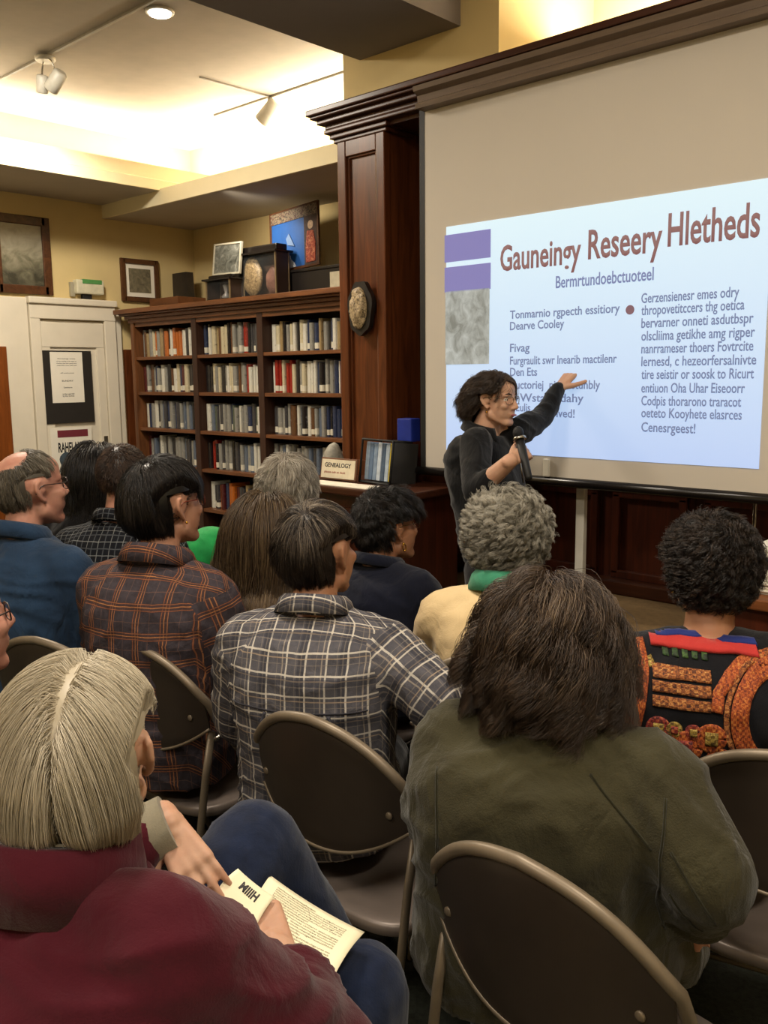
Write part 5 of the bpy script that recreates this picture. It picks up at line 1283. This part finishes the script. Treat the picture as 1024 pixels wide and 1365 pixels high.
hair(P, M_curl, 9000, curlr, lambda d: .058 + .012 * d[:, 2], whorl((0, -.2, .97), .0), rad=(.086, .102, .096), grav=.05, lift=1.3, clump=.82, nclump=480, r=.0006, steps=26, layer=(.0, .01), seed=19, curl=(.0095, 2.4), stiff=.3, capr=1.12, cap_tone=.25, tonef=lambda d, t: t * .8 + .2 * np.clip(d[:, 2], -.5, 1))
chair(P, 'folding chair under the curly silver-haired person')

# --- embroidered tunic -------------------------------------------------------------
hc = W(945, 765, 2.03)
P = person('short curly dark-haired person in a black tunic with orange embroidery and red collar band', hc, .62, SK5, hs=.95, lean=.03, wide=1.16, deep=1.05, voxel=.007, side=.05, joints=dict(elR=W(1050, 960, 1.86), shR=W(1020, 895, 1.93)))
M_tunic = fabric('tunic_black', '#0d0d12', .85, .25, 8, wr=.25)
top(P, 'embroidered_tunic', M_tunic, .026, fold=.004, voxel=.010, seed=8.3, arm_infl=.032, hem=.46)
oc = P.root.children[-1]; bv = bvh_of(P, oc)
def emb_mat(name, c0, c1, c2, sc, wv=60):
    t = NT(name); o = t.coord('Object', sc); v = t.noise(o, 1.0, 4, .65, 1.2)
    ck = t.n('ShaderNodeTexChecker'); ck.inputs['Scale'].default_value = wv; t.l(t.coord(), ck.inputs[0]); ck.inputs[1].default_value = (1, 1, 1, 1); ck.inputs[2].default_value = (0, 0, 0, 1)
    vv = t.math('ADD', t.math('MULTIPLY', v, .75), t.math('MULTIPLY', ck.outputs[1], .11))
    t.base(t.ramp(vv, [(.30, lin(c0)), (.48, lin(c1)), (.66, lin(c2))]), .7); t.bump(vv, .7, .006); return t.m
M_e1 = emb_mat('embroidery_orange', '#5e1d0c', '#b4531c', '#d99a4a', (160, 160, 60), 170); M_e2 = emb_mat('embroidery_amber', '#3a140a', '#a35a24', '#e0b46a', (150, 150, 260), 120)
M_e3 = emb_mat('embroidery_red', '#3d0d10', '#8f2a22', '#c9874a', (110, 110, 110), 140); M_e4 = emb_mat('embroidery_gold', '#4a3410', '#a08434', '#d8c27a', (110, 110, 110), 140); M_e5 = emb_mat('embroidery_green', '#0f1d0c', '#2c4a1c', '#4a6a2a', (80, 80, 80), 80)
def patch(P, bv, centre, half, mat, name, view=Vector((0, 1, 0)), th=.005, nseg=40, org=None):
    """strip of stitched band: centre line points (x,z) projected on the garment along view"""
    side = Vector((view.y, -view.x, 0)).normalized(); org = org or Vector((0, 0, 0))
    def pt(a, z):
        h = bv.ray_cast(org + side * a + Vector((0, 0, z)) - view * .8, view); return h[0] - view * th * .3 if h[0] else None
    cps = []
    for a, b_ in zip(centre, centre[1:]):
        n_ = max(2, int(nseg / (len(centre) - 1)))
        for t in np.linspace(0, 1, n_, endpoint=False): cps.append((a[0] + (b_[0] - a[0]) * t, a[1] + (b_[1] - a[1]) * t))
    cps.append(centre[-1]); m = MB(); rows = []
    for i, c in enumerate(cps):
        p0 = cps[max(0, i - 1)]; p1 = cps[min(len(cps) - 1, i + 1)]; dx, dz = p1[0] - p0[0], p1[1] - p0[1]; l_ = math.hypot(dx, dz) + 1e-9; nx_, nz_ = -dz / l_, dx / l_
        row = []
        for j in range(5):
            w_ = half * (-1 + j / 2); h = pt(c[0] + nx_ * w_, c[1] + nz_ * w_); row.append(m.bm.verts.new(h) if h else None)
        rows.append(row)
    for a, b_ in zip(rows, rows[1:]):
        for j in range(4):
            qd = (a[j], b_[j], b_[j + 1], a[j + 1])
            if all(qd) and max((qd[i].co - qd[(i + 1) % 4].co).length for i in range(4)) < .06: m.bm.faces.new(qd).smooth = True
    loose = [v for v in m.bm.verts if not v.link_faces]; bmesh.ops.delete(m.bm, geom=loose, context='VERTS')
    bmesh.ops.recalc_face_normals(m.bm, faces=m.bm.faces[:])
    o = m.build(name, mat, P.root); md = o.modifiers.new('s', 'SOLIDIFY'); md.thickness = th; md.offset = 0; return o
def loc(px_, py_):
    o_ = P.inv @ EYE; d_ = (P.inv.to_3x3() @ ray(px_, py_)).normalized(); h = bv.ray_cast(o_, d_); return (h[0].x, h[0].z) if h[0] else None
def pp(pts): return [c for c in (loc(*p_) for p_ in pts) if c]
def pband(pts, half, mat, name, **kw):
    c = pp(pts)
    if len(c) > 1: return patch(P, bv, c, half, mat, name, **kw)
pband([(866, 850), (905, 855), (960, 862), (1010, 868)], .0095, fabric('band_red', '#b0302c', .7, .1), 'red_collar_band', th=.012)
pband([(872, 840), (905, 844), (960, 851), (1008, 857)], .004, fabric('piping_blue', '#1d2a6a', .7, .1), 'blue_piping', th=.014)
pband([(846, 850), (853, 880), (851, 920), (842, 968)], .017, M_e1, 'embroidered_band')
for y_ in (893, 913, 933): pband([(870, y_), (905, y_ + 5), (948, y_ + 10)], .0105, M_e2, 'embroidered_row')
pband([(955, 950), (958, 925), (972, 902), (1000, 880), (1030, 874)], .012, M_e1, 'embroidered_band')
pband([(862, 875), (868, 888)], .010, M_e4, 'embroidered_band')
for i_ in range(5): pband([(883 + i_ * 13, 867 + i_ * 1.7), (891 + i_ * 13, 868.5 + i_ * 1.7)], .0065, M_e5, 'green_stitching', nseg=4)
def blossom(px_, py_, r, mat, mat2):
    c = loc(px_, py_)
    if not c: return
    x, z = c
    o = patch(P, bv, [(x + (r * .62) * math.cos(a), z + r * .62 * math.sin(a)) for a in [2 * PI * i / 16 for i in range(17)]], r * .40, mat2, 'embroidered_flower', nseg=16)
    c_ = patch(P, bv, [(x - r * .42, z), (x, z), (x + r * .42, z)], r * .45, mat, 'flower_centre', nseg=6, th=.012); c_.parent = o
for x, y, r, m1, m2 in ((878, 970, .024, M_e4, M_e3), (899, 972, .016, M_e3, M_e4), (924, 976, .016, M_e4, M_e3), (948, 984, .030, M_e4, M_e1), (913, 996, .034, M_e3, M_e1), (958, 1013, .026, M_e4, M_e1), (828, 880, .028, M_e5, M_e4)):
    blossom(x, y, r, m1, m2)
# round medallion on the near sleeve
vw = P.inv.to_3x3() @ ray(1024, 960); vw.z = 0; vw.normalize(); sd = Vector((vw.y, -vw.x, 0))
def loc3(px_, py_):
    o_ = P.inv @ EYE; d_ = (P.inv.to_3x3() @ ray(px_, py_)).normalized(); h = bv.ray_cast(o_, d_); return h[0]
h_ = loc3(1018, 960) or loc3(1000, 960)
if h_:
    a0 = h_.dot(sd) + .03; og = vw * h_.dot(vw); z0_ = h_.z
    patch(P, bv, [(a0 + .075 * math.cos(a), z0_ + .105 * math.sin(a)) for a in [2 * PI * i / 36 for i in range(37)]], .017, M_e1, 'round_medallion', view=vw, org=og, nseg=72)
    patch(P, bv, [(a0 + .100 * math.cos(a), z0_ + .130 * math.sin(a)) for a in [2 * PI * i / 36 for i in range(37)]], .005, M_e2, 'medallion_edge', view=vw, org=og, nseg=72)
trousers(P, M_dark, .012); shoes(P, M_shoe)
def sk_extra(): pass
b = MB(); cap(b, P.q(.12, .0, .56), .11, P.J['knR'] + Vector((.05, 0, -.02)), .10); cap(b, P.q(-.1, 0, .56), .11, P.J['knL'], .1); cap(b, P.J['knR'] + Vector((.05, 0, -.02)), .10, P.J['anR'] + Vector((.05, 0, .12)), .09)
link('embroidered_skirt', remesh(b, 'embroidered_skirt', .012, 5), emb_mat('skirt_pattern', '#0c0a0e', '#3a1216', '#a0562a', (30, 30, 30), 30), P.root)
hair(P, hair_mat('hair_curly_dark', '#0b0807', '#1f1712', '#4a3a2e', .4), 7500, reg_hair(.45, -.66, -.32, .12), lambda d: .045 + .012 * d[:, 2], whorl((0, -.25, .96), .05), rad=(.085, .104, .098), grav=.1, lift=.9, clump=.55, nclump=700, r=.00065, ears=(-1,), steps=20, layer=(.002, .014), seed=21, curl=(.006, 1.8), stiff=.35, capr=1.10, cap_tone=.05)
earring(P, -1, M_gold, .005, -.045)
chair(P, 'folding chair with dark back under the person in the embroidered tunic, right edge', yaw=.25, at=(-.60, 1.93))

# --- person cut by the left edge ---------------------------------------------------
hc = W(-60, 832, 1.75)
P = person('person in glasses and dark navy shirt cut off by the left edge', hc, .0, SK2, hyaw=-.02, hpitch=-.12, lean=.08, wide=1.12, deep=1.06, voxel=.007)
top(P, 'navy_shirt', fabric('shirt_navy', '#1a1826', .9, .2), .02, fold=.006, voxel=.011, hem=.46); trousers(P, M_dark, .012); shoes(P, M_shoe)
hair(P, M_grey, 3500, SHORT, lambda d: np.full(len(d), .04), whorl((0, -.4, .9), .15), rad=(.078, .099, .090), grav=.3, lift=.2, clump=.4, nclump=200, r=.0007, steps=8, layer=(.001, .01), seed=22, ears=(1, -1))
glasses(P, M_gframe)
chair(P, 'folding chair under the person cut off by the left edge')

# --- the speaker ---------------------------------------------------------------------
hc = W(662, 534, 3.45)
_rt, _up, _fw = RT.copy(), UP.copy(), FW.copy()
_yaw = -PI / 2 + .05; _ir = Matrix.Rotation(-_yaw, 3, 'Z')
P = person('standing speaker in a black top holding a microphone and pointing at the slide', hc, _yaw, SK4, hyaw=.02, hpitch=.02, lean=-.035, stand=True, wide=.88, deep=.9, voxel=.0045, hs=.83,
           joints=dict(shR=W(635, 589, 3.36), elR=W(635, 655, 3.22), wrR=W(681, 614, 3.10), shL=W(688, 577, 3.52), elL=W(724, 556, 3.62), wrL=W(744, 519, 3.69)),
           hand_kw=dict(R=dict(f=_ir @ (_rt * .75 + _up * .4 + _fw * .25), n=_ir @ (-_fw * .9 + _up * .1 - _rt * .3), curl=(1.0, 1.05, 1.1, 1.1), thumb=-1, thumb_curl=.6, thumb_out=.6, s=.80),
                        L=dict(f=_ir @ (_rt * .55 + _up * .65 + _fw * .1), n=_ir @ (-_fw * .5 + _up * .7 - _rt * .4), curl=(.25, .45, .6, .65), thumb=1, s=.95)))
Ps = P
M_bt = fabric('speaker_black', '#0b0b0d', .8, .2, 8, wr=.3)
# sleeves: near arm pushed up to the elbow, far arm long
mb = MB(); q = P.q; J = P.J
loft(mb, [(q(0, y, z), rx * P.wide + .02, ry * P.deep + .02) for z, y, rx, ry in P.rings if z < 1.06])
chain(mb, [q(.05, -.03, 1.015), J['shR'], J['elR'], J['elR'] + (J['wrR'] - J['elR']) * .38], [.05, .060, .052, .042])
chain(mb, [q(-.05, -.03, 1.015), J['shL'], J['elL'], J['elL'] + (J['wrL'] - J['elL']) * .95], [.05, .058, .047, .036])
me = remesh(mb, 'black_shirt', .008, 5); folds(me, .006, seed=2.9); set_uv(me, P); link('black_shirt', me, M_bt, P.root)
ring_collar(P, M_bt, 'collar', .068, .042, 1.045, .3, .008, -.015, .014, gap=.55)
fz = MB(); fz.tube([P.q(0, .105, 1.0), P.q(0, .125, .93), P.q(0, .13, .84)], .004, 6); fz.build('zip', M_chrome, P.root)
trousers(P, fabric('trouser_charcoal', '#1d1c1e', .9, .15), .014); shoes(P, M_shoe)
hair(P, hair_mat('hair_speaker', '#140e0a', '#33261d', '#6a5644', .42), 6000, reg_hair(.62, -.6, -.42, .22), lambda d: .14 + .07 * np.clip(d[:, 2] + .1, 0, 1), lambda u, d: whorl((.25, .35, .9), .2)(u, d) + np.array([0, -.7, 0]), rad=(.081, .102, .094), grav=.35, lift=.25, wave=(.013, 3.0), clump=.6, nclump=160, r=.0007, steps=20, layer=(.002, .020), seed=25, ears=(1,), stiff=.4, obst=[((0, -.03, -.12), (.09, .09, .10)), ((.02, .075, -.03), (.062, .075, .10))], jitter=.12)
glasses(P, M_gwire); eyes(P); earring(P, 1, M_gold, .005, -.05)
lp = MB(); lp.sphere((0, 0, 0), (.021, .0045, .0042), sub=3); lp.bm.transform(P.HM @ Matrix.Translation(Vector((0, .0945, -.0635)) * P.hs)); lp.build('lips', plain('lip_rose', '#9a4a44', .4, var=.08), P.root)
for sx in (1, -1): MB().tube([P.HM @ (Vector(p) * P.hs) for p in ((sx * .014, .089, .028), (sx * .03, .084, .034), (sx * .048, .070, .030))], [.0025, .003, .0015], 6).build('eyebrow', plain('brow', '#3a2a20', .8), P.root)
# microphone in the near hand
hp_ = P.root.matrix_basis
c0 = W(697, 603, 3.10); c1 = W(690, 573, 3.12)
ax = (c1 - c0).normalized()
mic = empty('microphone', c0); tag(mic, 'black handheld microphone with silver band, held at the chest', 'microphone')
mp = MB().tube([c0 - ax * .10, c0 - ax * .09, c0 + ax * .045], [.010, .013, .0155], 16); local(mp.build('handle', M_black), mic)
local(MB().tube([c0 + ax * .045, c0 + ax * .055], [.023, .023], 16).build('band', M_chrome), mic)
b = MB(); b.sphere(c0 + ax * .072, (.019, .019, .023), sub=3); local(b.build('grille', plain('grille', '#1c1c1e', .5, .4, bump=.6, nscale=120)), mic)
# ------------------------------------------------------------------ lights
def area(name, loc, size, power, col, rot=(0, 0, 0), spread=None):
    l = bpy.data.lights.new(name, 'AREA'); l.shape = 'RECTANGLE'; l.size, l.size_y = size; l.energy = power; l.color = col
    if spread: l.spread = spread
    o = bpy.data.objects.new(name, l); C.objects.link(o); o.location = loc; o.rotation_euler = rot; return o
WARM = (1, .90, .72); WARM2 = (1, .89, .74)
area('cove_light', (-6.35, .9, 3.2), (.2, 7.0), 105, WARM, (PI, 0, 0))
area('cove_light', (-5.05, 4.5, 3.15), (2.9, .25), 85, WARM, (PI, 0, 0))
area('cove_light', (-.2, 4.0, 3.1), (4.4, .3), 120, WARM, (PI, 0, 0))
for x, y, p in ((-1.6, 1.0, 48), (.4, 1.0, 48), (-1.6, -1.2, 40), (.4, -1.2, 40), (-4.7, 2.2, 85)):  # the last one is an added fill that brightens the left walls
    area('ceiling_lamp_and_fill', (x, y, 3.46), (.5, .5), p, WARM2)
l = bpy.data.lights.new('downlight_beam', 'SPOT'); l.energy = 60; l.spot_size = 1.6; l.spot_blend = .6; l.color = WARM2; l.shadow_soft_size = .05
o = bpy.data.objects.new('downlight_beam', l); C.objects.link(o); o.location = (dl.x, dl.y, 3.45)
w = bpy.data.worlds.new('world'); SC.world = w; w.use_nodes = True
w.node_tree.nodes['Background'].inputs[0].default_value = (.05, .045, .04, 1); w.node_tree.nodes['Background'].inputs[1].default_value = 1
SC.view_settings.exposure = 0.0

for (x_, y_, tx_, ty_, tz_, e_) in ((-5.3, 2.8, -6.65, 3.3, 2.2, 55), (-5.1, 3.9, -5.3, 4.7, 2.35, 34)):  # track head lamp, then an added spot below the soffit brightening the back wall
    l = bpy.data.lights.new('track_and_wash_spot', 'SPOT'); l.energy = e_; l.spot_size = 1.7; l.spot_blend = .9; l.color = WARM2; l.shadow_soft_size = .06
    o = bpy.data.objects.new('track_and_wash_spot', l); C.objects.link(o); o.location = (x_, y_, 3.18 if y_ < 3 else 2.8); o.rotation_euler = (Vector((tx_, ty_, tz_)) - o.location).to_track_quat('-Z', 'Y').to_euler()
